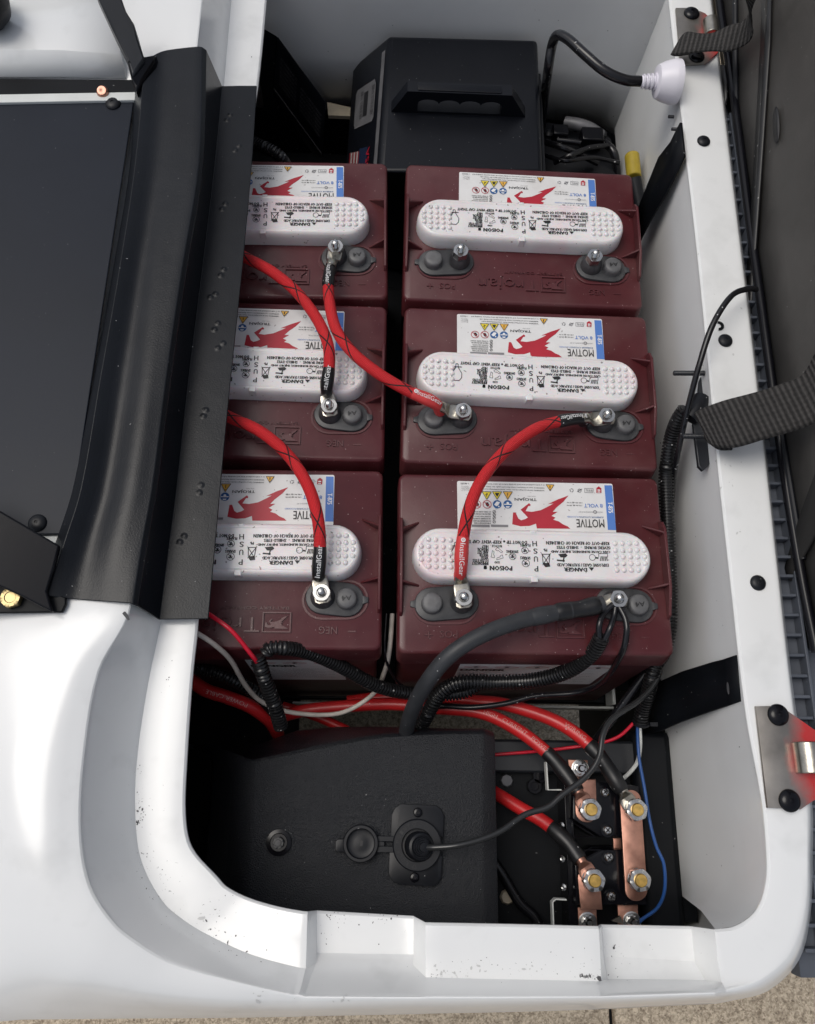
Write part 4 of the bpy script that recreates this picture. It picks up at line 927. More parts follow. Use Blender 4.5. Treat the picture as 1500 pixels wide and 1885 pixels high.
# ================================================================== cables
def lug(parent, c, to, m_, w_=.0079, z0=.0146, rb=.0056, length=.026, thick=.0027, tail=.0092, name='cable_lug'):
    """flat tongue under the nut running into a crimped barrel that points at 'to'"""
    c = V3(c); to = V3(to); t = to - c; tz = t.z; t.z = 0; t.normalize(); s_ = V3((0, 0, 1)).cross(t); rows = []
    L = (V3(to) - c).length
    for (d, hw, zb, zt, k) in ((-tail, w_ * .55, 0, thick, 0), (-tail * .75, w_, 0, thick, 0), (.0100, w_ * 1.0, 0, thick, 0), (.0138, w_ * .95, 0, thick * 1.25, .15), (.0175, rb * 1.02, .0004, rb * 1.7, .8), (.0200, rb, .0008, rb * 2 + .0008, 1), (length, rb, .0012, rb * 2 + .0012, 1)):
        f_ = max(0, d) / max(1e-6, L); lift = max(0, min(1.0, (d - .013) / max(.010, L - .015))) * max(-.004, min(.012, to.z - (z0 + rb)))
        row = []; zc = (zb + zt) / 2; hh = (zt - zb) / 2
        for i in range(16):
            th = 2 * math.pi * i / 16; cx, sx = math.cos(th), math.sin(th); e_ = 1 if k > .5 else .35
            ux = math.copysign(abs(cx) ** e_, cx); uz = math.copysign(abs(sx) ** e_, sx)
            p = c + t * d + s_ * (ux * hw); p.z = z0 + zc + uz * hh + lift; row.append(p)
        rows.append(row)
    m = MB(); m.loft(rows, closed=True, cap=True); return m.build(name, m_, parent, ang=40, bevel=.0005)

def shrink(parent, cv, s0, s1, r, m_, txt=None, tm=None, ts=None, h=.0047, ang=0.0):
    m = MB(); n_ = 10
    rr = lambda u: r * (1 + .05 * math.sin(u * 9 + s0 * 50) - (.10 if u < .03 or u > .97 else 0))
    m.tube(Curve(cv.sub(min(s0, s1), max(s0, s1), 18), False), rr, 18, step=.003); sk = m.build('heat_shrink', m_, parent, ang=50)
    if txt:
        a_, b_ = ts; m = MB(); wrap_text(m, txt, cv, a_, b_, r * 1.06, h, bold=.02, ang=ang, res=3)
        if h > .004:
            p = a_ - (b_ - a_) * .10; c = cv.at(p); t = cv.tan(p); up, _ = perp(t); disc(m, c + up * (r * 1.05 + .0006) + (t.cross(up)) * 0, .0021, 14, .0011, up); disc(m, c + up * (r * 1.05 + .0007), .0007, 10, 0, up)
        x = m.build('lettering', tm, sk); x['kind'] = 'stuff'
    return sk
def nearest(cv, p):
    best = min(range(400), key=lambda k: (cv.at(cv.len * k / 399) - p).length); return cv.len * best / 399

GJ = 'red jumper cables between batteries'
def jumper(label, pts, ta=None, tb=None, ca=None, cb=None, r=.0058, la=.058, lb=.058, flip_a=False, flip_b=False):
    P = W(pts)
    if ta is not None:
        d = (P[0] - ta); d.z = 0; d.normalize(); P = [ta + d * .021 + V3((0, 0, .0062))] + P
    if tb is not None:
        d = (P[-1] - tb); d.z = 0; d.normalize(); P = P + [tb + d * .021 + V3((0, 0, .0062))]
    cv = Curve(P); root = thing('jumper_cable', label, 'battery cable', tuple(P[len(P) // 2]), GJ)
    bc = Curve(cv.sub(.012 if ta is not None else 0, cv.len - (.012 if tb is not None else 0), 70), False); m = MB(); m.tube(bc, r, 18, step=.003); m.build('braided_sleeve', braid_red, root, ang=60)
    if ta is not None:
        lug(root, ta, cv.at(.02), steel_lug)
        shrink(root, cv, .006, .006 + la, r * 1.1, ca, 'InstallGear', white_ink, (.020, .010 + la * .88))
    if tb is not None:
        lug(root, tb, cv.at(cv.len - .02), steel_lug); L = cv.len
        shrink(root, cv, L - .006 - lb, L - .006, r * 1.1, cb, 'InstallGear', white_ink, (L - .004 - lb * .90, L - .022) if not flip_b else (L - .023, L - .010 - lb * .90))
    return root
jumper('red braided cable from the rear left battery down to the middle right battery',
       [(606, 500, .026), (605, 545, .030), (618, 605, .040), (650, 650, .046), (700, 690, .044), (750, 719, .038), (800, 742, .029)], TERM(5, 'R'), TERM(1, 'L'), black_shrink, red_shrink, la=.040, lb=.046)
jumper('red braided cable coming from under the bracket to the middle left battery',
       [(400, 445, .020), (452, 474, .026), (500, 500, .030), (545, 537, .034), (582, 585, .040), (603, 632, .046), (606, 672, .044), (601, 712, .032)], None, TERM(4, 'R'), None, black_shrink, lb=.042, flip_b=True)
jumper('red braided cable coming from under the bracket to the front left battery',
       [(370, 742, .020), (425, 769, .026), (480, 795, .030), (530, 838, .035), (566, 893, .042), (584, 950, .046), (589, 1005, .040), (586, 1055, .028)], None, TERM(3, 'R'), None, black_shrink, lb=.044, flip_b=True)
jumper('red braided cable arching from the middle right battery to the front right battery',
       [(1070, 771, .022), (1028, 776, .026), (982, 792, .035), (928, 832, .045), (885, 886, .050), (862, 942, .052), (851, 1000, .044), (848, 1050, .028)], TERM(1, 'R'), TERM(0, 'L'), black_shrink, red_shrink, la=.038, lb=.052)

# heavy black lead from the front right battery
ta = TERM(0, 'R')
P = [ta + (U(1088, 1117, .022) - ta).normalized() * .02 + V3((0, 0, .002))] + W([(1075, 1120, .022), (1030, 1127, .024), (960, 1142, .030), (885, 1170, .035), (825, 1209, .030), (782, 1262, .004), (757, 1312, -.04), (747, 1352, -.085), (744, 1405, -.14)])
P[0].z = .0215
cv = Curve(P); root = thing('main_negative_cable', 'thick dark grey cable from the front right battery behind the black cover', 'battery cable', tuple(P[4]))
m = MB(); m.tube(cv, .0076, 18, step=.004); m.build('cable_jacket', grey_cable, root, ang=60)
lug(root, ta, cv.at(.01), steel_lug, w_=.008, rb=.0066, length=.028)
shrink(root, cv, .004, .048, .0084, black_shrink); shrink(root, cv, .03, .075, .0081, grey_cable)
def cable(name, label, cat, pts, r, m_, group=None, corr=None, n=10, world=False, extra=None):
    P = pts if world else W(pts); cv = Curve(P); loc = P[len(P) // 2]
    m = MB(); m.tube(cv, r, n, corr=corr, step=None if corr else max(.002, r * .8)); o = m.build(name, m_, o=loc, ang=75 if corr else 60)
    tag(o, label, cat, group); return o, cv
COR = (.0033, .0019)
GS = 'small black wires on the front right terminal'
sw, _ = cable('sense_wire', 'left of the short black wires joining the bolt to the corrugated loom', 'wire', [(1128, 1113, .0185), (1112, 1128, .018), (1103, 1150, .020), (1103, 1180, .012)], .0030, black_wire, GS)
sw, _ = cable('sense_wire', 'middle short black wire leading from the bolt into the corrugated loom', 'wire', [(1133, 1116, .0185), (1130, 1135, .018), (1122, 1158, .020), (1108, 1188, .010)], .0029, black_wire, GS)
sw, _ = cable('sense_wire', 'long thin black wire curving from the bolt down to the red cables', 'wire', [(1138, 1114, .0185), (1151, 1140, .020), (1153, 1168, .018), (1143, 1205, .002), (1108, 1256, -.06), (1060, 1275, -.09), (985, 1281, -.10), (930, 1295, -.105), (870, 1302, -.11), (810, 1300, -.12), (760, 1310, -.13)], .0030, black_wire, GS)
GL = 'black corrugated looms'
cable('corrugated_loom', 'black corrugated loom sweeping from the front right battery past its hazard sticker', 'wire loom', [(1108, 1172, .014), (1088, 1204, -.004), (1045, 1235, -.030), (985, 1252, -.05), (915, 1256, -.06), (850, 1256, -.062), (812, 1275, -.07), (788, 1312, -.085), (770, 1352, -.11), (766, 1400, -.15)], .0078, loom, GL, COR, 14)
cable('corrugated_loom', 'black corrugated loom drooping across the front of the left battery', 'wire loom', [(489, 1204, .008), (497, 1194, .010), (520, 1193, .008), (565, 1200, -.010), (622, 1224, -.035), (690, 1261, -.065), (745, 1275, -.08), (800, 1279, -.085), (850, 1275, -.085), (880, 1262, -.085)], .0070, loom, GL, COR, 14)
cable('corrugated_loom', 'short black corrugated loom that swallows the thin red wire', 'wire loom', [(474, 1208, .006), (482, 1235, -.002), (495, 1272, -.018), (506, 1300, -.03), (517, 1338, -.05)], .0072, loom, GL, COR, 14)
cable('corrugated_loom', 'black corrugated loom in shadow behind the white wire', 'wire loom', [(340, 1226, -.07), (390, 1236, -.07), (440, 1257, -.075), (480, 1283, -.09), (505, 1310, -.11)], .0068, loom, GL, COR, 14)
cable('corrugated_loom', 'black corrugated loom running along the right wall beside the batteries', 'wire loom',
      W([(1262, 752, .035), (1247, 775, .022), (1236, 806, .006), (1229, 850, -.008), (1226, 900, -.022)]) + [V3((.2835, .06, -.055)), V3((.280, .02, -.07)), U(1204, 1228, -.065), U(1194, 1272, -.08), U(1184, 1305, -.095), U(1178, 1335, -.105)], .0078, loom, GL, COR, 14, world=True)
cable('corrugated_loom', 'black corrugated loom behind the rear left battery', 'wire loom', [(440, 250, -.03), (470, 264, -.03), (495, 275, -.03), (515, 288, -.035), (530, 310, -.06)], .0075, loom, GL, COR, 14)
cable('latch_cable', 'thin black cable arching from the raised seat over the white rim', 'cable', [(1392, 533, .075), (1376, 532, .082), (1345, 546, .092), (1311, 600, .088), (1287, 672, .075), (1269, 740, .055), (1257, 790, .036), (1247, 838, .012), (1240, 880, -.02), (1236, 930, -.06)], .0029, black_wire)
cable('hot_wire', 'thin bright red wire running into the short corrugated loom', 'wire', [(330, 1100, .02), (380, 1128, .028), (425, 1160, .030), (460, 1202, .018), (474, 1222, .004), (482, 1250, -.02)], .0021, red_thin)
cable('signal_wire', 'dirty white wire looping in front of the left battery', 'wire', [(335, 1150, .03), (365, 1167, .030), (395, 1187, .016), (425, 1216, -.012), (452, 1262, -.055), (482, 1292, -.085), (530, 1310, -.105), (592, 1316, -.11), (640, 1308, -.11), (688, 1276, -.10), (708, 1236, -.07), (717, 1195, -.03), (722, 1130, -.03)], .0024, white_wire)
cable('thin_wire', 'thin black wire between the two front batteries', 'wire', [(711, 1130, -.03), (708, 1190, -.03), (714, 1225, -.05), (735, 1258, -.085), (770, 1275, -.10)], .0014, black_wire)
GR = 'thick smooth red power cables'
def power(label, pts, cap_c=None, m_=None, r=.0068, txt=None, tr_=None, sh=.045, wl=.0085, z0=-.0955):
    P = W(pts)
    if cap_c is not None:
        d = P[-1] - cap_c; d.z = 0; d.normalize(); P.append(cap_c + d * .020 + V3((0, 0, .0056)))
    cv = Curve(P); root = thing('power_cable', label, 'power cable', tuple(P[len(P) // 2]), GR)
    ec = cv if cap_c is None else Curve(cv.sub(0, cv.len - .010, 60), False); m = MB(); m.tube(ec, r, 16, step=.004); jk = m.build('cable_jacket', red_pvc, root, ang=60)
    if cap_c is not None:
        lug(root, cap_c, cv.at(cv.len - .01), m_, w_=wl, z0=z0, rb=.0052, length=.026); shrink(root, cv, cv.len - .006 - sh, cv.len - .001, r * 1.13, black_shrink)
    if txt:
        m = MB(); s0 = nearest(cv, U(*tr_[0])); s1 = nearest(cv, U(*tr_[1])); wrap_text(m, txt, cv, s0, s1, r * 1.0, .0040, bold=-.01, ang=.15); q = m.build('printed_lettering', pale_print, jk); q['kind'] = 'stuff'
    return root
pale_print = mat('pale_print', (.62, .35, .32), .5)
ZC_ = -.0975
K1, K2, K3, K4 = U(1082, 1491, ZC_), U(1164, 1490, ZC_), U(1089, 1619, ZC_), U(1169, 1616, ZC_)
power('red power cable entering from the left under the white wire', [(325, 1228, -.09), (372, 1267, -.09), (420, 1284, -.092), (460, 1300, -.10), (495, 1326, -.125), (512, 1352, -.16)], r=.0070, txt='POWER CABLE', tr_=((455, 1300, -.09), (382, 1272, -.09)))
power('red power cable with printing that ends in a copper lug on the upper left stud', [(500, 1325, -.17), (560, 1308, -.155), (640, 1300, -.15), (720, 1296, -.145), (800, 1303, -.135), (885, 1312, -.125), (950, 1342, -.115), (1005, 1384, -.105), (1038, 1421, -.098), (1062, 1455, -.093)], K1, copper, txt='HIGH   CURRENT   POWER', tr_=((890, 1314, -.12), (1008, 1388, -.10)))
power('red power cable ending in a silver lug on the upper right stud', [(640, 1292, -.17), (720, 1283, -.165), (800, 1286, -.155), (870, 1291, -.14), (930, 1297, -.13), (1010, 1322, -.118), (1062, 1352, -.108), (1102, 1390, -.10), (1130, 1432, -.092)], K2, steel_lug, r=.0070, sh=.05, txt='WIRING', tr_=((1035, 1336, -.1), (1074, 1364, -.1)))
power('red power cable ending on the lower left copper stud', [(860, 1430, -.16), (912, 1460, -.135), (958, 1488, -.122), (1003, 1514, -.110), (1042, 1548, -.099), (1064, 1578, -.094)], K3, copper, sh=.038)
power('dim red power cable hidden low behind the black cover', [(520, 1300, -.19), (580, 1318, -.19), (640, 1345, -.19)], r=.0055)
cable('control_wire', 'thin red wire crossing behind the thick red cables to the right loom', 'wire', [(880, 1391, -.147), (940, 1387, -.143), (1010, 1381, -.14), (1065, 1374, -.135), (1105, 1368, -.125), (1140, 1355, -.115), (1167, 1330, -.105)], .0018, red_thin)
cable('control_wire', 'blue wire dropping from the right loom past the copper bar', 'wire', [(1173, 1328, -.105), (1174, 1365, -.11), (1177, 1400, -.11), (1186, 1450, -.105), (1196, 1512, -.10), (1208, 1558, -.10), (1222, 1592, -.10), (1223, 1640, -.105), (1209, 1672, -.115), (1180, 1694, -.125), (1165, 1715, -.13)], .0017, blue_wire_m)
cable('control_wire', 'short white wire beside the blue wire', 'wire', [(1177, 1330, -.107), (1178, 1375, -.118), (1172, 1405, -.13), (1153, 1428, -.14), (1140, 1436, -.145)], .0022, alu)
cable('rear_hose', 'thick black hose slanting behind the right loom', 'hose', [(1195, 1230, -.09), (1150, 1292, -.11), (1115, 1340, -.13), (1085, 1378, -.155)], .0050, black_wire)
# zip tie on the right loom
m = MB(); c = U(1180, 1330, -.104); m.lathe([(.0086, -.0012), (.0092, -.0012), (.0092, .0012), (.0086, .0012)], c, (U(1178, 1335, -.105) - U(1184, 1305, -.095)).normalized(), 24)
m.box(c + V3((.012, -.002, .003)), (.008, .004, .004)); zt = m.build('zip_tie', blk_plast, o=c); tag(zt, 'black zip tie round the lower end of the right loom', 'zip tie')

# ================================================================== controller cover with its power sockets
cc = thing('controller_cover', 'textured black plastic cover in the front compartment', 'cover', (-.03, -.16, -.12))
ZT = -.07
RG = [(474, 1396), (540, 1384), (600, 1372), (650, 1362), (700, 1354), (760, 1349), (820, 1347), (884, 1346)]
BK = [(425, 1405, -.115), (470, 1372, -.12), (540, 1347, -.12), (610, 1340, -.115), (690, 1338, -.105), (760, 1339, -.095), (820, 1341, -.085), (884, 1342, -.078)]
rows = []
lx = [474, 540, 600, 650, 700, 760, 820, 884]
yend = U(700, 1710, ZT).y - .01
for k, (r_, b_) in enumerate(zip(RG, BK)):
    t = U(*r_, ZT); bk = U(*b_); fx = U(lx[k] - 16 * (1 - k / 7.0) * 1.0, 1690, ZT).x
    f = V3((fx, yend, ZT - .002)); low = V3((bk.x, bk.y + .004, -.165)); d1 = (bk - t); d2 = (f - t)
    rows.append([low, bk, t + d1.normalized() * .011, t + d1.normalized() * .0050 + d2.normalized() * .0004, t + d1.normalized() * .0012 + d2.normalized() * .0028, t + d2.normalized() * .0085, t + d2 * .12, t + d2 * .4, t + d2 * .7, f])
r0 = [p.copy() for p in rows[0]]
pre = [[V3((p.x - dx, p.y + .3 * dx * (1 if j < 3 else 0), max(-.165, p.z - dz))) for j, p in enumerate(r0)] for dx, dz in ((.060, .085), (.050, .045), (.026, .017), (.010, .0055), (.003, .0012))]
rl = rows[-1]; e1 = [V3((p.x + .004, p.y, p.z - .0012)) for p in rl]; ex = U(912, 1400, -.078).x
e2 = [V3((ex, p.y - (.003 if j in (1, 2, 3, 4) else 0), max(-.165, p.z - .010))) for j, p in enumerate(rl)]; e3 = [V3((ex + .001, p.y, -.165)) for p in rl]
m = MB(); m.loft(pre + rows + [e1, e2, e3]); cvr = m.build('cover_shell', blk_tex, cc, ang=32)
bv = cvr.modifiers.new('edges', 'BEVEL'); bv.width = .003; bv.segments = 3; bv.limit_method = 'ANGLE'; bv.angle_limit = math.radians(25)
m = MB(); c = U(513, 1551, ZT + .0005)
m.lathe([(.0118, 0), (.0118, .001), (.0085, .0016), (.0078, .0004), (.00001, .0004)], c, (0, 0, 1), 28); wsh = m.build('bolt_washer', blk_gloss, cc)
m = MB(); nut(m, c + V3((0, 0, .0006)), .0048, .005, rot=.2); m.build('bolt_head', blk_metal, cc)
m = MB(); m.lathe([(.0028, 0), (.0028, .0012), (.00001, .0013)], c + V3((0, 0, .0054)), (0, 0, 1), 16); m.build('bolt_end', lead, cc)
so_ = thing('power_socket', 'black accessory socket plate screwed to the textured cover', 'socket', tuple(U(768, 1557, ZT)))
c = U(766, 1560, ZT); zz = ZT + .0006
def ZX(x, y): return (680 + x / 6.0, 1460 + y / 6.0)
pl = [(345, 118), (730, 138), (790, 180), (820, 250), (812, 488), (772, 488), (772, 680), (800, 688), (792, 930), (750, 1000), (700, 1028), (320, 1005), (250, 970), (212, 890), (222, 650), (262, 640), (262, 500), (235, 490), (245, 240), (280, 165)]
PP = [U(*ZX(*q), zz) for q in pl]
m = MB(); m.plate([(p.x, p.y) for p in PP], zz, zz + .0026, bev=.0006); m.build('socket_plate', blk_plast, so_)
m = MB(); cs2 = U(*ZX(525, 572), zz + .0027); m.lathe([(.0234, 0), (.0234, .0035), (.0222, .0046), (.0150, .0046), (.0146, .0040), (.0145, -.001)], cs2 - V3((0, 0, .0002)), (0, 0, 1), 48); rgm = m.build('socket_ring', blk_plast, so_)
m = MB(); cc2 = cs2 + V3((0, 0, .0046))
for k, ch_ in enumerate('LOCK POINT'):
    if ch_ == ' ': continue
    t = math.radians(238 - k * 13.5); rad = V3((math.cos(t), math.sin(t), 0)); tg = V3((rad.y, -rad.x, 0)); p0 = cc2 + rad * .0168 - tg * .0013; put_text(m, ch_, p0, p0 + tg * .0026, .0036)
for (t, d) in ((100, 1), (262, -1)):
    rad = V3((math.cos(math.radians(t)), math.sin(math.radians(t)), 0)); tg = V3((rad.y, -rad.x, 0)); p0 = cc2 + rad * .0185
    tri = [p0 + tg * .0022 + rad * .0018, p0 - tg * .0022 + rad * .0018, p0 - rad * .002]
    for a_, b_ in zip(tri, tri[1:] + tri[:1]): line2(m, a_, b_, .0005)
q = m.build('ring_lettering', ink, rgm); q['kind'] = 'stuff'
for (x, y) in ((533, 213), (497, 930)):
    m = MB(); m.lathe([(.0044, 0), (.0044, .0012), (.0036, .0026), (.0018, .0030), (.0016, .0018), (.00001, .0018)], U(*ZX(x, y), zz + .0026), (0, 0, 1), 24); m.build('socket_screw', blk_gloss, so_)
# hinged dust cap lying open to the left of the socket
m = MB(); dc = U(664, 1552, ZT + .001); m.lathe([(.0168, 0), (.0168, .0062), (.0160, .0072), (.0136, .0072), (.0130, .0060), (.0128, .0028), (.0105, .0020), (.0060, .0026), (.00001, .0030)], dc, (0, 0, 1), 40); cp = m.build('dust_cap', blk_plast, so_, ang=30)
m = MB(); put_text(m, '1', U(662, 1557, ZT + .0042), U(667, 1558, ZT + .0042), .0048); q = m.build('cap_numeral', ink, cp)
h0, h1 = U(694, 1553, ZT), U(726, 1556, ZT)
m = MB(); m.bb(h0.x, h1.x + .001, h0.y + .0022, h0.y + .0070, zz, zz + .0034); m.bb(h0.x, h1.x + .001, h0.y - .0075, h0.y - .0020, zz, zz + .0034); m.bb(h0.x, h0.x + .007, h0.y - .0020, h0.y + .0022, zz, zz + .0030)
t0 = U(617, 1554, ZT); m.plate(rrect(t0.x, t0.x + .012, t0.y - .007, t0.y + .005, .0035), zz, zz + .0028, bev=.0006); hb = m.build('hinge_strap', blk_plast, so_, bevel=.0004); hb['kind'] = 'stuff'
# plug pushed into the socket with its cord
pg = thing('cord_plug', 'black plug pushed into the accessory socket with a dark cord', 'plug', tuple(cs2))
pc = U(*ZX(545, 585), zz + .004)
m = MB(); m.lathe([(.0132, -.004), (.0132, .0060), (.0120, .0085), (.0100, .0095), (.0098, .0080), (.0090, .0080), (.0082, .0100), (.0074, .0100), (.0070, .0125), (.0060, .0125), (.0056, .0150), (.0046, .0150), (.0042, .0175), (.00001, .018)], pc, (.25, 0, 1), 36); m.build('plug_body', blk_plast, pg, ang=30)
m = MB(); cv = Curve([pc + V3((.002, 0, .011))] + W([(784, 1560, -.052), (800, 1560, -.048), (838, 1557, -.044), (880, 1547, -.044), (922, 1530, -.046), (966, 1500, -.05), (1008, 1486, -.05), (1034, 1464, -.05), (1078, 1430, -.05), (1102, 1395, -.05), (1110, 1352, -.052), (1128, 1322, -.056), (1178, 1288, -.062), (1206, 1256, -.066), (1218, 1222, -.07), (1226, 1180, -.09)]))
m.tube(cv, .0029, 12, step=.003); m.build('plug_cord', smoky, pg, ang=60)

# ================================================================== contactors
def Z7(x, y, z): return U(900 + x / 3.75, 1250 + y / 3.75, z)
ZB = -.108
def contactor(label, out, studs, screws, ridges):
    c0 = Z7(*studs[0], ZB); t = thing('contactor', label, 'contactor', tuple(c0), 'contactors on the component plate')
    P = [Z7(x, y, ZB) for x, y in out]
    m = MB(); m.plate([(p.x, p.y) for p in P], -.150, ZB, bev=.0014); m.build('contactor_body', blk_gloss, t)
    m = MB(); cxm = sum(p.x for p in P) / len(P); cym = sum(p.y for p in P) / len(P)
    m.plate([(cxm + (p.x - cxm) * 1.08, cym + (p.y - cym) * 1.05) for p in P], -.166, -.142, bev=.001); m.build('contactor_base', blk_gloss, t)
    for (x, y) in screws:
        q = Z7(x, y, ZB); m = MB(); m.lathe([(.0068, .0003), (.0068, .0014), (.0055, .0014), (.0052, .0002), (.00001, .0002)], q, (0, 0, 1), 28); m.build('screw_well', blk_gloss, t)
        m = MB(); m.lathe([(.0043, .0004), (.0042, .0020), (.0030, .0031), (.00001, .0034)], q, (0, 0, 1), 24); sc = m.build('screw_head', steel, t)
        m = MB(); a_ = .5 + x * .01; 
        for k in range(2):
            d = V3((math.cos(a_ + k * 1.571), math.sin(a_ + k * 1.571), 0)); line2(m, q + d * .0026 + V3((0, 0, .0036)), q - d * .0026 + V3((0, 0, .0036)), .0011)
        m.build('screw_slot', ink, sc)
    m = MB()
    for poly in ridges:
        for a_, b_ in zip(poly, poly[1:]):
            p, q = Z7(*a_, ZB), Z7(*b_, ZB); m.tube([p, q], .0006, 6, smooth=False)
    rr_ = m.build('moulded_ridge', blk_gloss, t); rr_['kind'] = 'stuff'
    for (x, y) in studs:
        q = Z7(x, y, ZC_)
        m = MB(); nut(m, V3((q.x, q.y, ZC_ + .004)), .0098, .0085, rot=.4 + x * .003, flange=.0104); m.build('stud_nut', steel, t, ang=30)
        m = MB(); m.lathe([(.0062, .0), (.0062, .0102), (.0055, .0110), (.00001, .0111)], V3((q.x, q.y, ZC_ + .004)), (0, 0, 1), 28); m.build('brass_stud', brass, t)
        m = MB(); m.lathe([(.0085, -.008), (.0085, .0)], V3((q.x, q.y, ZC_ - .0025)), (0, 0, 1), 24); m.build('stud_seat', brass, t)
    return t
contactor('upper black contactor with two nuts on brass studs', [(582, 690), (1036, 738), (1046, 985), (908, 1092), (770, 1090), (590, 975), (578, 960)], ((683, 898), (998, 900)), ((798, 780), (815, 1042)), [[(575, 985), (735, 1088), (580, 1088), (575, 985)]])
contactor('lower black contactor with two nuts on brass studs', [(590, 1200), (660, 1245), (770, 1180), (920, 1178), (1070, 1300), (1092, 1560), (600, 1560)], ((707, 1382), (1020, 1380)), ((825, 1230), (842, 1500)), [[(660, 1240), (775, 1180), (600, 1180)], [(930, 1560), (1030, 1500)]])
def bar(label, poly, z, th, bev=.0006, name='copper_bar', m_=None, extra=None, group='copper bars on the contactors'):
    P = [Z7(x, y, z) for x, y in poly]; m = MB(); m.plate([(p.x, p.y) for p in P], z - th, z, bev=bev)
    if extra: extra(m)
    o = m.build(name, m_ or copper, o=P[0], ang=30); tag(o, label, 'busbar', group); return o
def ring_pts(cx, cy, r, a0, a1, n=14): return [(cx + r * math.cos(math.radians(a0 + (a1 - a0) * k / n)), cy + r * math.sin(math.radians(a0 + (a1 - a0) * k / n))) for k in range(n + 1)]
zb = ZC_ - .0006
bar('long upright copper bar joining the two right hand studs', ring_pts(978, 838, 73, 178, 362) + ring_pts(1018, 1458, 76, 0, 180), zb, .003)
def step_up(m):                               # folded end of the upper bar
    p = [Z7(622, 700, zb), Z7(738, 694, zb)]; q = [Z7(618, 690, zb - .02), Z7(736, 690, zb - .02)]
    m.add([p[0], p[1], q[1], q[0]], [(0, 1, 2, 3)])
bar('short copper bar under the upper left nut with a folded far end', [(624, 700), (738, 694), (744, 880)] + ring_pts(676, 912, 78, 0, 180, 12) + [(598, 850)], zb, .003, extra=step_up)
bar('short copper bar under the lower left nut with a bent near end', ring_pts(692, 1375, 78, 180, 360, 12) + [(776, 1500), (784, 1592), (636, 1594), (626, 1500)], zb, .003)
def tabp(label, poly, bolt, z=-.128, group='copper tabs with small bolts'):
    o = bar(label, poly, z, .003, name='copper_tab', group=group)
    if bolt:
        q = Z7(*bolt, z); m = MB(); m.lathe([(.0092, 0), (.0092, .0012), (.0072, .0016), (.0068, .0016)], q, (0, 0, 1), 28); m.build('bolt_washer', steel, o, o=o['_o'])
        m = MB(); nut(m, q + V3((0, 0, .0014)), .0058, .005, rot=.3); m.build('bolt_nut', steel, o, o=o['_o']); m = MB(); stud(m, q + V3((0, 0, .006)), .0035, .004); m.build('bolt_end', steel, o, o=o['_o'])
tabp('copper tab with a bolt at the far edge above the upper contactor', [(546, 556), (680, 560), (690, 700), (560, 700)], (628, 618))
tabp('copper tab with a bolt at the near left edge under the white rim', [(594, 1570), (742, 1592), (752, 1760), (605, 1760)], (680, 1676))
tabp('copper tab with a bolt at the near right edge under the white rim', [(888, 1560), (1028, 1560), (1036, 1760), (896, 1760)], (985, 1672))
bar('small square copper link between the two contactors', [(858, 1098), (912, 1098), (916, 1172), (862, 1172)], -.118, .004, name='copper_link')
m = MB(); p = Z7(860, 1660, -.12); 
m.plate([(q.x, q.y) for q in (Z7(842, 1668, 0 - .12), Z7(905, 1632, -.12), Z7(925, 1690, -.12))], -.122, -.119); x = m.build('ring_terminal', steel_lug, o=p); tag(x, 'silver ring terminal beside the near right copper tab', 'terminal')
# pale edges of the two bent mounting brackets
for lb, pts in (('thin bent bracket with a pale edge beside the upper contactor', [(396, 572), (408, 765), (500, 765)]), ('thin bent bracket with a pale edge beside the lower contactor', [(448, 1760), (440, 1540), (462, 1520), (535, 1524)])):
    P = [Z7(x, y, -.125) for x, y in pts]; rows = []
    cv = Curve(P, False); rr = []
    for i, p in enumerate(P):
        t = (P[min(i + 1, len(P) - 1)] - P[max(0, i - 1)]).normalized(); s_ = V3((0, 0, 1)).cross(t) * .0007
        rr.append([p - s_, p - s_ + V3((0, 0, -.010)), p + s_ + V3((0, 0, -.010)), p + s_])
    m = MB(); m.loft(rr, closed=True, cap=True); o = m.build('mounting_bracket', alu, o=P[0]); tag(o, lb, 'bracket', 'bent mounting brackets')
# side rail, small screws, and bolt shapes added where holes pierce the plate
cr = thing('contactor_rail', 'black upright rail left of the contactors with small screws', 'rail', tuple(Z7(540, 1100, -.12)))
P0, P1 = Z7(512, 620, -.125), Z7(560, 1760, -.125); m = MB(); m.prism([P0, P0 + V3((.009, 0, 0)), P1 + V3((.009, 0, 0)), P1], (0, 0, -.035)); m.build('rail_web', blk_gloss, cr, bevel=.0008)
for (x, y) in ((505, 1010), (510, 1240), (518, 1436)):
    m = MB(); m.lathe([(.0036, 0), (.0034, .003), (.0015, .004), (.00001, .0038)], Z7(x, y, -.130), (-.6, 0, 1), 16); m.build('rail_screw', steel, cr)
for lb, (x, y), mm_ in (('dull bolt shaped stand-in for a hole in the plate near the upper red cable', (120, 700), grey_met), ('pale bolt shaped stand-in for a hole in the plate near the front rim', (124, 1503), tan)):
    m = MB(); q = Z7(x, y, -.1645); m.lathe([(.0078, 0), (.0078, .002), (.006, .0045), (.00001, .005)], q, (0, 0, 1), 8); o = m.build('bolt_head', mm_, o=q); tag(o, lb, 'bolt', 'stand-ins for holes in the component plate')  # added bolt shapes in place of holes that look through to the ground
for k, (x, y) in enumerate(((338, 670), (303, 740))):
    m = MB(); q = Z7(x, y, -.163); nut(m, q, .0072, .012); o = m.build('black_nut', blk_gloss, o=q); tag(o, ('farther', 'nearer')[k] + ' of two black nuts left of the upper pale edged bracket', 'nut', 'black nuts on the plate')
cable('loose_cable', 'dim black cable lying on the plate behind the textured cover', 'cable', [(905, 1580, -.155), (925, 1610, -.155), (955, 1660, -.155), (985, 1690, -.155), (1000, 1730, -.155)], .0055, black_wire)

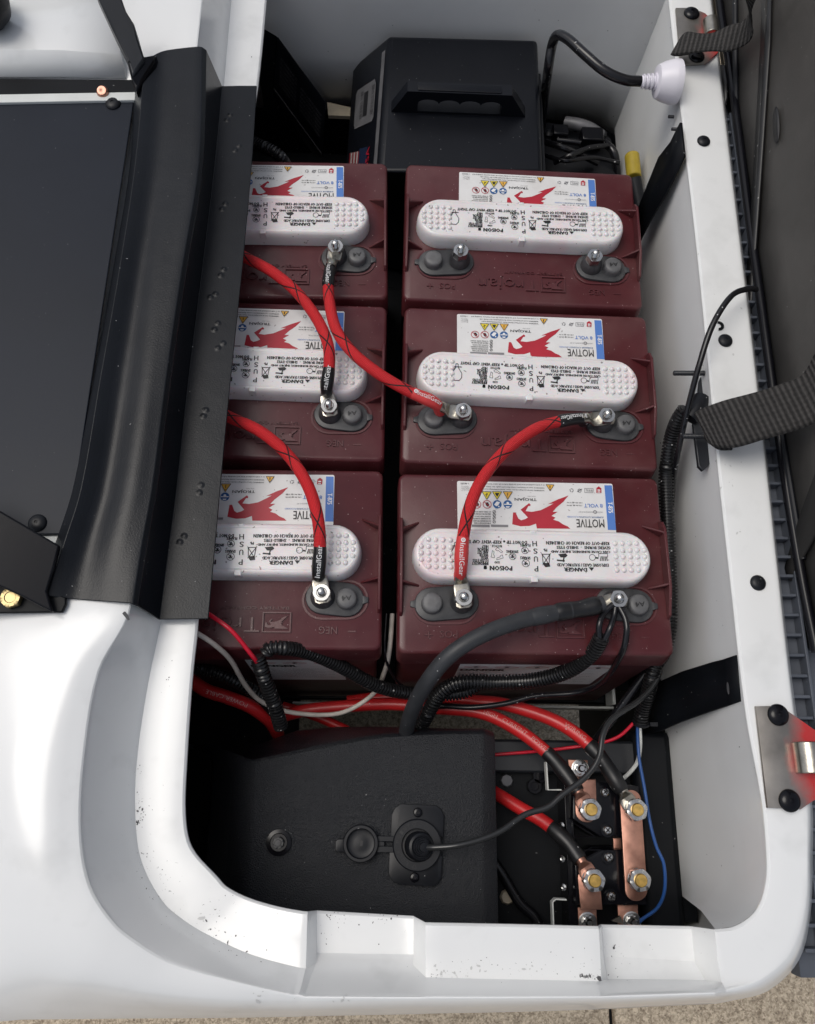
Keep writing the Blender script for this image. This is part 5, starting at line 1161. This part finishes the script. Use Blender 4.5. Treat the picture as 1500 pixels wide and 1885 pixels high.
# ================================================================== rear of the bay: charger, second box, cord and plug
def bil(a_, b_, c_, d_, u, v): return a_ * (1 - u) * (1 - v) + b_ * u * (1 - v) + c_ * u * v + d_ * (1 - u) * v
cg = thing('charger', 'black charger box with a carrying handle behind the right batteries', 'charger', (.07, .68, -.1))
TL, TR, BR_, BL = U(716, 65, -.02), U(990, 71, -.02), U(1000, 318, -.02), U(697, 318, -.02)
LT, LB = U(651, 120, -.10), U(636, 322, -.10)
RT, RB = TR + V3((.004, 0, -.08)), BR_ + V3((.004, 0, -.08))
lo = [LT + V3((-.004, 0, -.18)), RT + V3((0, 0, -.18)), RB + V3((0, 0, -.18)), LB + V3((-.004, 0, -.18))]
m = MB(); m.loft([lo, [LT, RT, RB, LB], [TL, TR, BR_, BL]], closed=True, cap=True); m.build('charger_case', charger_m, cg, bevel=.006, seg=3)
nl = ((BL - TL).cross(LT - TL)).normalized()
if nl.x > 0: nl = -nl
def cf(u, v, h=.0006): return bil(TL, BL, LB, LT, u, v) + nl * h
m = MB(); m.add([cf(.10, .06), cf(.985, .06), cf(.985, .15), cf(.10, .15)], [(0, 1, 2, 3)]); m.build('seam_strip', grey_met, cg)
m = MB(); 
pts = [(.28, .30), (.32, .26), (.58, .26), (.61, .30), (.62, .80), (.58, .84), (.32, .84), (.28, .80)]
inn = [(.345, .46), (.345, .58), (.545, .58), (.545, .46)]
m.add([cf(*q) for q in pts], [tuple(range(8))]); vs = m.build('rating_sticker', grey_met, cg)
m = MB(); m.add([cf(u, v, .0010) for u, v in inn], [(0, 1, 2, 3)])
for k in range(4): put_text(m, 'INPUT OUTPUT 48V', cf(.33 + 0 * k, .32 + k * .04 + (.24 if k > 1 else 0), .0010), cf(.56, .32 + k * .04 + (.24 if k > 1 else 0), .0010), .0035, nrm=nl, res=1)
q = m.build('sticker_print', ink, vs); q['kind'] = 'stuff'
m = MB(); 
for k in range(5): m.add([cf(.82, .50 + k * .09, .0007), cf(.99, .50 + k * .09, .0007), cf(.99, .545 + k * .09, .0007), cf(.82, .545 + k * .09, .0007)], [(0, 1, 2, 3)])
q = m.build('flag_red_stripes', mat('shaded_red_print', (.16, .012, .018), .5), cg); q['kind'] = 'stuff'  # flag inks darkened to carry the shade on this side of the case
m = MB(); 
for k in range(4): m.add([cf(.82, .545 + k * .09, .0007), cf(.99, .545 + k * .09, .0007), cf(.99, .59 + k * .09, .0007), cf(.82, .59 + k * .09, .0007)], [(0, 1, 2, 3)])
q = m.build('flag_white_stripes', mat('shaded_white_print', (.3, .28, .27), .5), cg); q['kind'] = 'stuff'
m = MB(); m.add([cf(.80, .36, .0008), cf(.93, .36, .0008), cf(.93, .60, .0008), cf(.80, .60, .0008)], [(0, 1, 2, 3)]); m.build('flag_blue_field', mat('shaded_blue_print', (.006, .014, .04), .5), cg)
m = MB(); put_text(m, 'USA', cf(.97, .30, .0008), cf(.80, .30, .0008), .008, nrm=nl); m.build('small_lettering', red_ink, cg)
y0 = U(845, 211, -.02).y
def HX(px, py): return UY(px, py, y0)
b0, b1 = HX(719, 207), HX(969, 212); t0, t1 = HX(750, 168), HX(944, 170); zt = t0.z
def hx(x, z): return V3((x, y0, z))
hz = b0.z
w0, w1 = HX(768, 206), HX(921, 208); wz0, wz1 = w0.z + .001, HX(845, 186).z
m = MB(); D_ = V3((0, .016, 0))
m.prism([hx(b0.x, hz), hx(w0.x, hz), hx(w0.x, wz1 + .004), hx(t0.x + .010, zt), hx(t0.x, zt)], D_)
m.prism([hx(w1.x, hz), hx(b1.x, hz), hx(t1.x, zt), hx(t1.x - .010, zt), hx(w1.x, wz1 + .004)], D_)
sc = [hx(w0.x, wz1 + .004)]
n = 4; L_ = w1.x - w0.x
for k in range(n):
    for j in range(7):
        th = math.pi * j / 6; sc.append(hx(w0.x + L_ * (k + .5 - .5 * math.cos(th)) / n, wz1 - .006 + .006 * math.sin(th) + .0002))
sc += [hx(w1.x, wz1 + .004), hx(t1.x - .010, zt), hx(t0.x + .010, zt)]
m.prism(sc, D_); m.prism([hx(w0.x, hz), hx(w1.x, hz), hx(w1.x, hz + .004), hx(w0.x, hz + .004)], D_)
hd = m.build('handle', charger_m, cg, ang=30); hd['kind'] = 'stuff'
m = MB(); m.plate(rrect(t0.x + .012, t1.x - .012, y0 + .002, y0 + .013, .002), zt - .001, zt + .0012, bev=.0005); m.build('handle_grip', charger_m, hd, o=hd['_o'])
rx = UX(1003, 200, TR.x + .006)
m = MB(); m.bb(TR.x + .0035, TR.x + .0075, BR_.y, TR.y - .03, -.06, -.045); m.build('lid_flange', blk_plast, cg, bevel=.001)
b2 = thing('voltage_reducer', 'slanting black box with grey printing behind the rear left battery', 'electrical box', (-.15, .65, -.08))
A, B_, C_, D2 = U(511, 66, -.015), U(601, 188, -.05), U(594, 290, -.14), U(503, 166, -.10)
nn = ((B_ - A).cross(D2 - A)).normalized()
if nn.z < 0: nn = -nn
nv = ((A + C_) / 2 - CAM).normalized() * .06 + V3((-.012, 0, 0)); m = MB(); m.prism([A, B_, C_, D2], nv); m.build('box_case', charger_m, b2, bevel=.0025)
m = MB(); e0 = U(486, 52, -.015); m.prism([e0, A + V3((-.001, 0, 0)), D2 + V3((-.001, 0, 0)), U(478, 150, -.10)], (0, 0, -.05)); m.build('box_flange', blk_dull, b2, bevel=.001)
m = MB()
def bf(u, v): return bil(A, B_, C_, D2, u, v) + nn * .0005
for k in range(7): put_text(m, 'DC CONVERTER 48V 12V', bf(.10 + .0 * k, .30 + k * .075), bf(.42, .30 + k * .075), .0035, nrm=nn, res=1)
for k in range(6): put_text(m, 'INPUT OUTPUT CURRENT', bf(.50, .34 + k * .075), bf(.92, .34 + k * .075), .0035, nrm=nn, res=1)
q = m.build('box_print', grey_met, b2); q['kind'] = 'stuff'
m = MB(); m.add([bf(.02, .93), bf(.98, .93), bf(.98, .96), bf(.02, .96)], [(0, 1, 2, 3)]); m.build('edge_line', grey_met, b2)
m = MB(); m.prism(W([(602, 188, -.15), (648, 198, -.15), (648, 214, -.15), (604, 212, -.15)]), (0, 0, -.006)); o = m.build('lit_floor_glimpse', tan, o=U(625, 200, -.15)); tag(o, 'small tan piece standing for the lit body floor between the slanting box and the charger', 'plate')  # added tan piece in place of the brightly lit body floor
# motor parts behind the charger's right side
mo = thing('drive_unit', 'dark drive unit parts in the rear right corner of the bay', 'drive unit', (.22, .68, -.2))
m = MB(); P = W([(1000, 222, -.14), (1044, 228, -.14), (1058, 241, -.14), (1110, 240, -.14), (1126, 254, -.14), (1136, 330, -.14), (1000, 330, -.14)]); m.plate([(p.x, p.y) for p in P], -.20, -.14, bev=.004); m.build('housing', blk_plast, mo)
m = MB(); m.tube(W([(1040, 226, -.13), (1062, 229, -.126), (1084, 236, -.127), (1106, 250, -.135)]), .0085, 16); m.build('grey_pipe', grey_met, mo)
for (x, y) in ((1010, 247), (1098, 272), (1108, 248)):
    m = MB(); m.lathe([(.006, 0), (.006, .003), (.003, .005), (.00001, .005)], U(x, y, -.1395), (0, 0, 1), 20); m.build('housing_bolt', blk_metal, mo)
m = MB(); m.tube(W([(1112, 262, -.13), (1126, 275, -.125), (1133, 292, -.13), (1136, 330, -.15)]), .0055, 12); m.build('rubber_hose', black_wire, mo)
m = MB(); m.tube(W([(1095, 268, -.128), (1060, 262, -.128), (1025, 258, -.13)]), .0045, 12); m.build('rubber_hose', black_wire, mo)
for pts, r_ in (([(1005, 262, -.12), (1030, 270, -.11), (1062, 282, -.115), (1100, 300, -.13)], .0042), ([(1020, 300, -.12), (1050, 286, -.105), (1085, 272, -.11), (1118, 268, -.12)], .0034), ([(1000, 285, -.125), (1040, 296, -.11), (1090, 290, -.115), (1140, 300, -.12)], .003)):
    m = MB(); m.tube(W(pts), r_, 10); m.build('harness', black_wire, mo)
m = MB(); m.box(U(1088, 255, -.125), (.03, .022, .02)); m.box(U(1030, 245, -.128), (.022, .018, .016)); q = m.build('harness_connector', blk_gloss, mo, bevel=.002); q['kind'] = 'stuff'
yt = thing('dipstick', 'yellow topped black tube beside the rear right battery', 'dipstick', tuple(U(1165, 300, -.06)))
m = MB(); m.tube([U(1163, 286, -.06), U(1167, 327, -.06)], .0092, 20, smooth=False); m.build('yellow_cap', yellow_p, yt, bevel=.0015)
m = MB(); m.tube([U(1167, 328, -.06), U(1177, 380, -.075)], .0084, 20, smooth=False); m.build('tube', blk_plast, yt)
# inlet plug on the right wall with its black cord
po = UX(1247, 151, .300)
pl_ = thing('inlet_plug', 'white round power plug on the right wall with a black cord', 'plug', tuple(po))
ax = V3((-1, -.03, .0))
m = MB(); m.lathe([(.023, 0), (.0232, .006), (.0226, .008), (.0205, .016), (.0170, .0235), (.0145, .0245), (.0095, .0248), (.00001, .0248)], po, ax, 40); m.build('plug_body', plug_w, pl_, ang=25)
m = MB()
for k in range(4):
    h = .0245 + k * .0008 + k * .0036; m.lathe([(.0085 - k * .0004, h), (.0088 - k * .0004, h + .0004), (.0088 - k * .0004, h + .0018), (.0058, h + .0020), (.0058, h + .0036)], po, ax, 24)
q = m.build('strain_relief', plug_w, pl_, ang=30); q['kind'] = 'stuff'
pe = po + ax.normalized() * .040
m = MB(); m.tube([pe] + [U(x, y, z) for x, y, z in ((1150, 147, pe.z + .002), (1112, 130, pe.z + .006), (1075, 99, pe.z + .008), (1045, 72, pe.z + .006), (1026, 65, pe.z), (1016, 84, pe.z - .02), (1008, 135, pe.z - .05), (1001, 190, -.10), (996, 245, -.15))], .0056, 16); m.build('plug_cord', black_wire, pl_, ang=60)
for k, (x, y) in enumerate(((1240, 215), (1246, 238))):
    q0 = UX(x, y, .3025); m = MB(); stud(m, q0, .0020, .006, (-1, 0, 0)); o = m.build('wood_screw', blk_metal, o=q0); tag(o, ('upper', 'lower')[k] + ' of the two small dark screw tips under the white plug', 'screw', 'screw tips under the plug')

# ================================================================== straps and brackets under the right rim
def strap(name, label, cat, Aw, Bw, m_, th=.003):
    Aw, Bw = [UX(*p) for p in Aw], [UX(*p) for p in Bw]; m = MB(); m.loft([[p, q] for p, q in zip(Aw, Bw)]); o = m.build(name, m_, o=Aw[len(Aw) // 2], solid=th, ang=50); tag(o, label, cat); return o
strap('support_bar', 'black diagonal bar at the rear right going down from the rim', 'bar', [(1256, 226, .3005), (1238, 262, .299), (1216, 290, .297), (1190, 354, .291), (1172, 398, .288)], [(1262, 288, .3005), (1241, 332, .299), (1228, 358, .297), (1196, 412, .291), (1178, 448, .288)], blk_dull)
sb = strap('support_bar', 'black bar at the front right running from the rim towards the loom', 'bar', [(1185, 1268, .272), (1215, 1254, .280), (1255, 1236, .290), (1310, 1219, .299), (1330, 1214, .3005), (1354, 1206, .3000)], [(1185, 1352, .272), (1215, 1345, .280), (1255, 1328, .290), (1316, 1306, .299), (1338, 1299, .3005), (1361, 1291, .3000)], blk_dull)
m = MB(); c = UX(1340, 1267, .3000); m.add([c + V3((0, math.cos(t * .52) * .0056, math.sin(t * .52) * .0026)) for t in range(12)], [tuple(range(12))]); m.build('slot_hole', grey_met, sb)
hb = thing('latch_bracket', 'small black bracket with two threaded rods under the middle of the right rim', 'bracket', tuple(U(1295, 780, .03)))
m = MB(); P = W([(1288, 700, .035), (1300, 670, .035), (1316, 760, .035), (1322, 835, .035), (1300, 862, .035), (1294, 866, .035), (1286, 858, .035), (1276, 780, .035), (1284, 740, .035)]); m.prism(P, (0, 0, -.005)); m.build('bracket_plate', blk_metal, hb, bevel=.0008)
for (x0, x1, y) in ((1240, 1296, 687), (1256, 1300, 803)):
    m = MB(); q0 = U(x1, y, .045); stud(m, q0, .0027, (U(x0, y, .045) - q0).length, (U(x0, y, .045) - q0).normalized(), .0014); m.build('threaded_rod', blk_metal, hb, ang=50)
m = MB(); m.tube(W([(1268, 770, .04), (1280, 755, .042), (1292, 735, .04)]), .009, 16); m.build('latch_boss', blk_plast, hb)
# striker plates on the rim
def striker(label, pts, riv, bar_, org):
    o_ = U(*org, .062); t = thing('striker_plate', label, 'striker plate', tuple(o_), 'striker plates on the right rim')
    P = W([(x, y, .064) for x, y in pts]); m = MB(); m.plate([(p.x, p.y) for p in P], .0612, .064, bev=.0005); m.build('plate', plate_m, t)
    for (x, y) in riv:
        m = MB(); rivet(m, U(x, y, .0641), .0092); m.build('push_rivet', blk_gloss, t)
    a_, b_, r = bar_; m = MB(); m.tube([U(*a_, .068), U(*b_, .068)], r, 24, smooth=False); m.build('striker_bar', steel_lug, t, bevel=.0008)
striker('lower bare steel striker plate with red overspray on the right rim', [(1391, 1300), (1436, 1299), (1468, 1321), (1512, 1352), (1516, 1462), (1474, 1490), (1413, 1487)], ((1432, 1316), (1453, 1474)), ((1484, 1366), (1492, 1424), .0115), (1402, 1393))
striker('upper bare steel striker plate with red overspray on the right rim', [(1244, 14), (1274, 14), (1298, 24), (1318, 44), (1322, 96), (1300, 116), (1253, 118)], ((1273, 25), (1282, 104)), ((1307, 38), (1310, 66), .0085), (1249, 66))
# ================================================================== raised seat, its straps and the grating beside the rim
gt = thing('side_grating', 'blue grey plastic grating between the right rim and the raised seat', 'grating', (.36, .2, 0))
m = MB(); y1, y0_ = U(1345, 200, 0).y, U(1460, 1783, 0).y; m.bb(.331, .60, y0_, y1, .018, .034); m.build('grating_base', grate_m, gt)
m = MB(); k = 0; yy = y0_ + .02
while yy < U(1350, 265, 0).y:
    m.bb(.332, .3655, yy, yy + .0030, .0342, .046); yy += .0183; k += 1
m.bb(.3463, .3483, y0_ + .02, U(1350, 265, 0).y, .0342, .0448); m.bb(.3657, .3685, y0_ + .02, U(1350, 265, 0).y, .0342, .047); q = m.build('grating_ribs', grate_m, gt, bevel=.0006); q['kind'] = 'stuff'
m = MB(); yq = U(1345, 250, 0).y; m.bb(.334, .352, yq + .012, yq + .34, .02, .040); o = m.build('dusty_ledge', grey_met, o=(.35, yq, 0)); tag(o, 'dusty grey ledge beyond the far end of the grating', 'ledge')
SN = V3((-1, 0, .16)).normalized(); SP = V3((.370, .3, .040))
def US(px, py, off=0.0):
    d = _ray(px, py); t = (SP + SN * off - CAM).dot(SN) / d.dot(SN); return CAM + d * t
seat = thing('raised_seat', 'dark grey vinyl seat standing raised along the right side', 'seat', (.38, .4, .1))
m = MB(); y_lo, y_hi = US(1500, 1190).y, 1.02; rows = []
random.seed(4)
for i in range(13):
    y = y_lo + (y_hi - y_lo) * i / 12; row = []
    for j in range(11):
        z = .036 + .55 * j / 10; x = SP.x - SN.z / SN.x * (z - .02) * 1.0; wob = .003 * math.sin(y * 17 + z * 9) + .002 * math.sin(y * 41 - z * 23)
        row.append(V3((SP.x + .16 * (z - .04) + wob * min(1, j / 2), y, z)))
    rows.append(row)
m.loft(rows); m.build('seat_underside', vinyl, seat, solid=.03, ang=70)
m = MB(); m.tube([US(x + 7, y, .004) for x, y in ((1308, -60), (1322, 40), (1338, 140), (1352, 240), (1372, 400), (1394, 560), (1416, 720), (1440, 890), (1468, 1060), (1496, 1200))], .0045, 12); m.build('edge_piping', blk_gloss, seat)
m = MB(); m.tube([US(x + 7, y, .003) for x, y in ((1346, -60), (1346, 60), (1347, 150), (1350, 230), (1366, 360), (1390, 520), (1412, 680), (1440, 850), (1470, 1030))], .0032, 10); m.build('edge_piping', blk_plast, seat)
def sstrip(name, Lp, Rp, m_, th=.003, par=None, off=.003):
    m = MB(); m.loft([[US(*p, off), US(*q, off)] for p, q in zip(Lp, Rp)]); return m.build(name, m_, par or seat, solid=th, ang=60)
sstrip('seat_strip', [(1408, -60), (1404, 80), (1394, 260), (1386, 400), (1374, 560), (1372, 610)], [(1424, -60), (1420, 80), (1408, 260), (1398, 400), (1386, 560), (1378, 620)], black_shrink)  # dark strip along a line down the seat face
sstrip('seat_strip', [(1540, 780), (1480, 940), (1462, 1000), (1449, 1045), (1455, 1068)], [(1560, 860), (1516, 960), (1490, 1010), (1466, 1050), (1460, 1070)], webbing)
sstrip('seat_strip', [(1318, 120), (1327, 150), (1330, 180), (1328, 205)], [(1336, 120), (1340, 150), (1340, 180), (1333, 215)], black_shrink, off=.008)
m = MB(); c = US(1428, 230, .0045); a_, b_ = US(1428, 196, .0045) - c, US(1434, 232, .0045) - c
m.add([c + a_ * math.sin(k * .393) + b_ * math.cos(k * .393) for k in range(16)], [tuple(range(16))]); m.build('slot_hole', ink, seat, solid=.001)
def ribbon(name, label, pairs, th=.0026):
    P = W([p for p, q in pairs]); Q = W([q for p, q in pairs]); cp, cq = Curve(P), Curve(Q); n = 60; m = MB(); b = 0
    L = (cp.len + cq.len) / 2; w_ = (P[0] - Q[0]).length; K = 6
    for i in range(n + 1):
        p, q = cp.at(cp.len * i / n), cq.at(cq.len * i / n)
        for k in range(K + 1): m.v.append(p.lerp(q, k / K))
    for i in range(n):
        for k in range(K):
            a0 = i * (K + 1) + k; uvq = [(L * i / n, w_ * k / K), (L * i / n, w_ * (k + 1) / K), (L * (i + 1) / n, w_ * (k + 1) / K), (L * (i + 1) / n, w_ * k / K)]
            m.face((a0, a0 + 1, a0 + K + 2, a0 + K + 1), uvq)
    o = m.build(name, webbing, o=P[0], ang=70, solid=th); tag(o, label, 'strap', 'webbing straps on the seat'); return o
ribbon('webbing_strap', 'black webbing strap loop crossing the middle of the white rim', [((1352, 790, .066), (1346, 829, .064)), ((1320, 772, .066), (1322, 828, .064)), ((1288, 768, .068), (1300, 812, .066)), ((1278, 762, .074), (1296, 806, .071)), ((1288, 754, .080), (1310, 820, .077)), ((1330, 738, .100), (1350, 824, .092)), ((1390, 722, .113), (1408, 808, .106)), ((1440, 706, .120), (1470, 790, .115)), ((1476, 690, .125), (1505, 775, .12)), ((1500, 650, .14), (1545, 740, .13)), ((1530, 600, .16), (1590, 690, .15))])
ribbon('webbing_strap', 'black webbing strap loop over the upper striker plate', [((1278, 80, .076), (1270, 101, .074)), ((1255, 84, .076), (1244, 104, .074)), ((1246, 80, .080), (1233, 100, .077)), ((1262, 59, .086), (1244, 98, .082)), ((1288, 61, .091), (1268, 96, .086)), ((1312, 60, .096), (1305, 92, .091)), ((1343, 46, .105), (1342, 92, .10)), ((1366, 40, .11), (1374, 80, .105)), ((1378, 22, .12), (1384, 58, .115)), ((1372, 0, .14), (1384, 20, .13)), ((1358, -40, .17), (1400, -20, .16)), ((1360, -80, .20), (1420, -60, .19))])
# lettering and prints are flat work on their carrier, too small to pick apart letter by letter
for o in bpy.data.objects:
    if o.type == 'MESH' and any(k in o.name for k in ('lettering', '_print', 'diamonds', 'symbols', 'numeral')): o['kind'] = 'stuff'
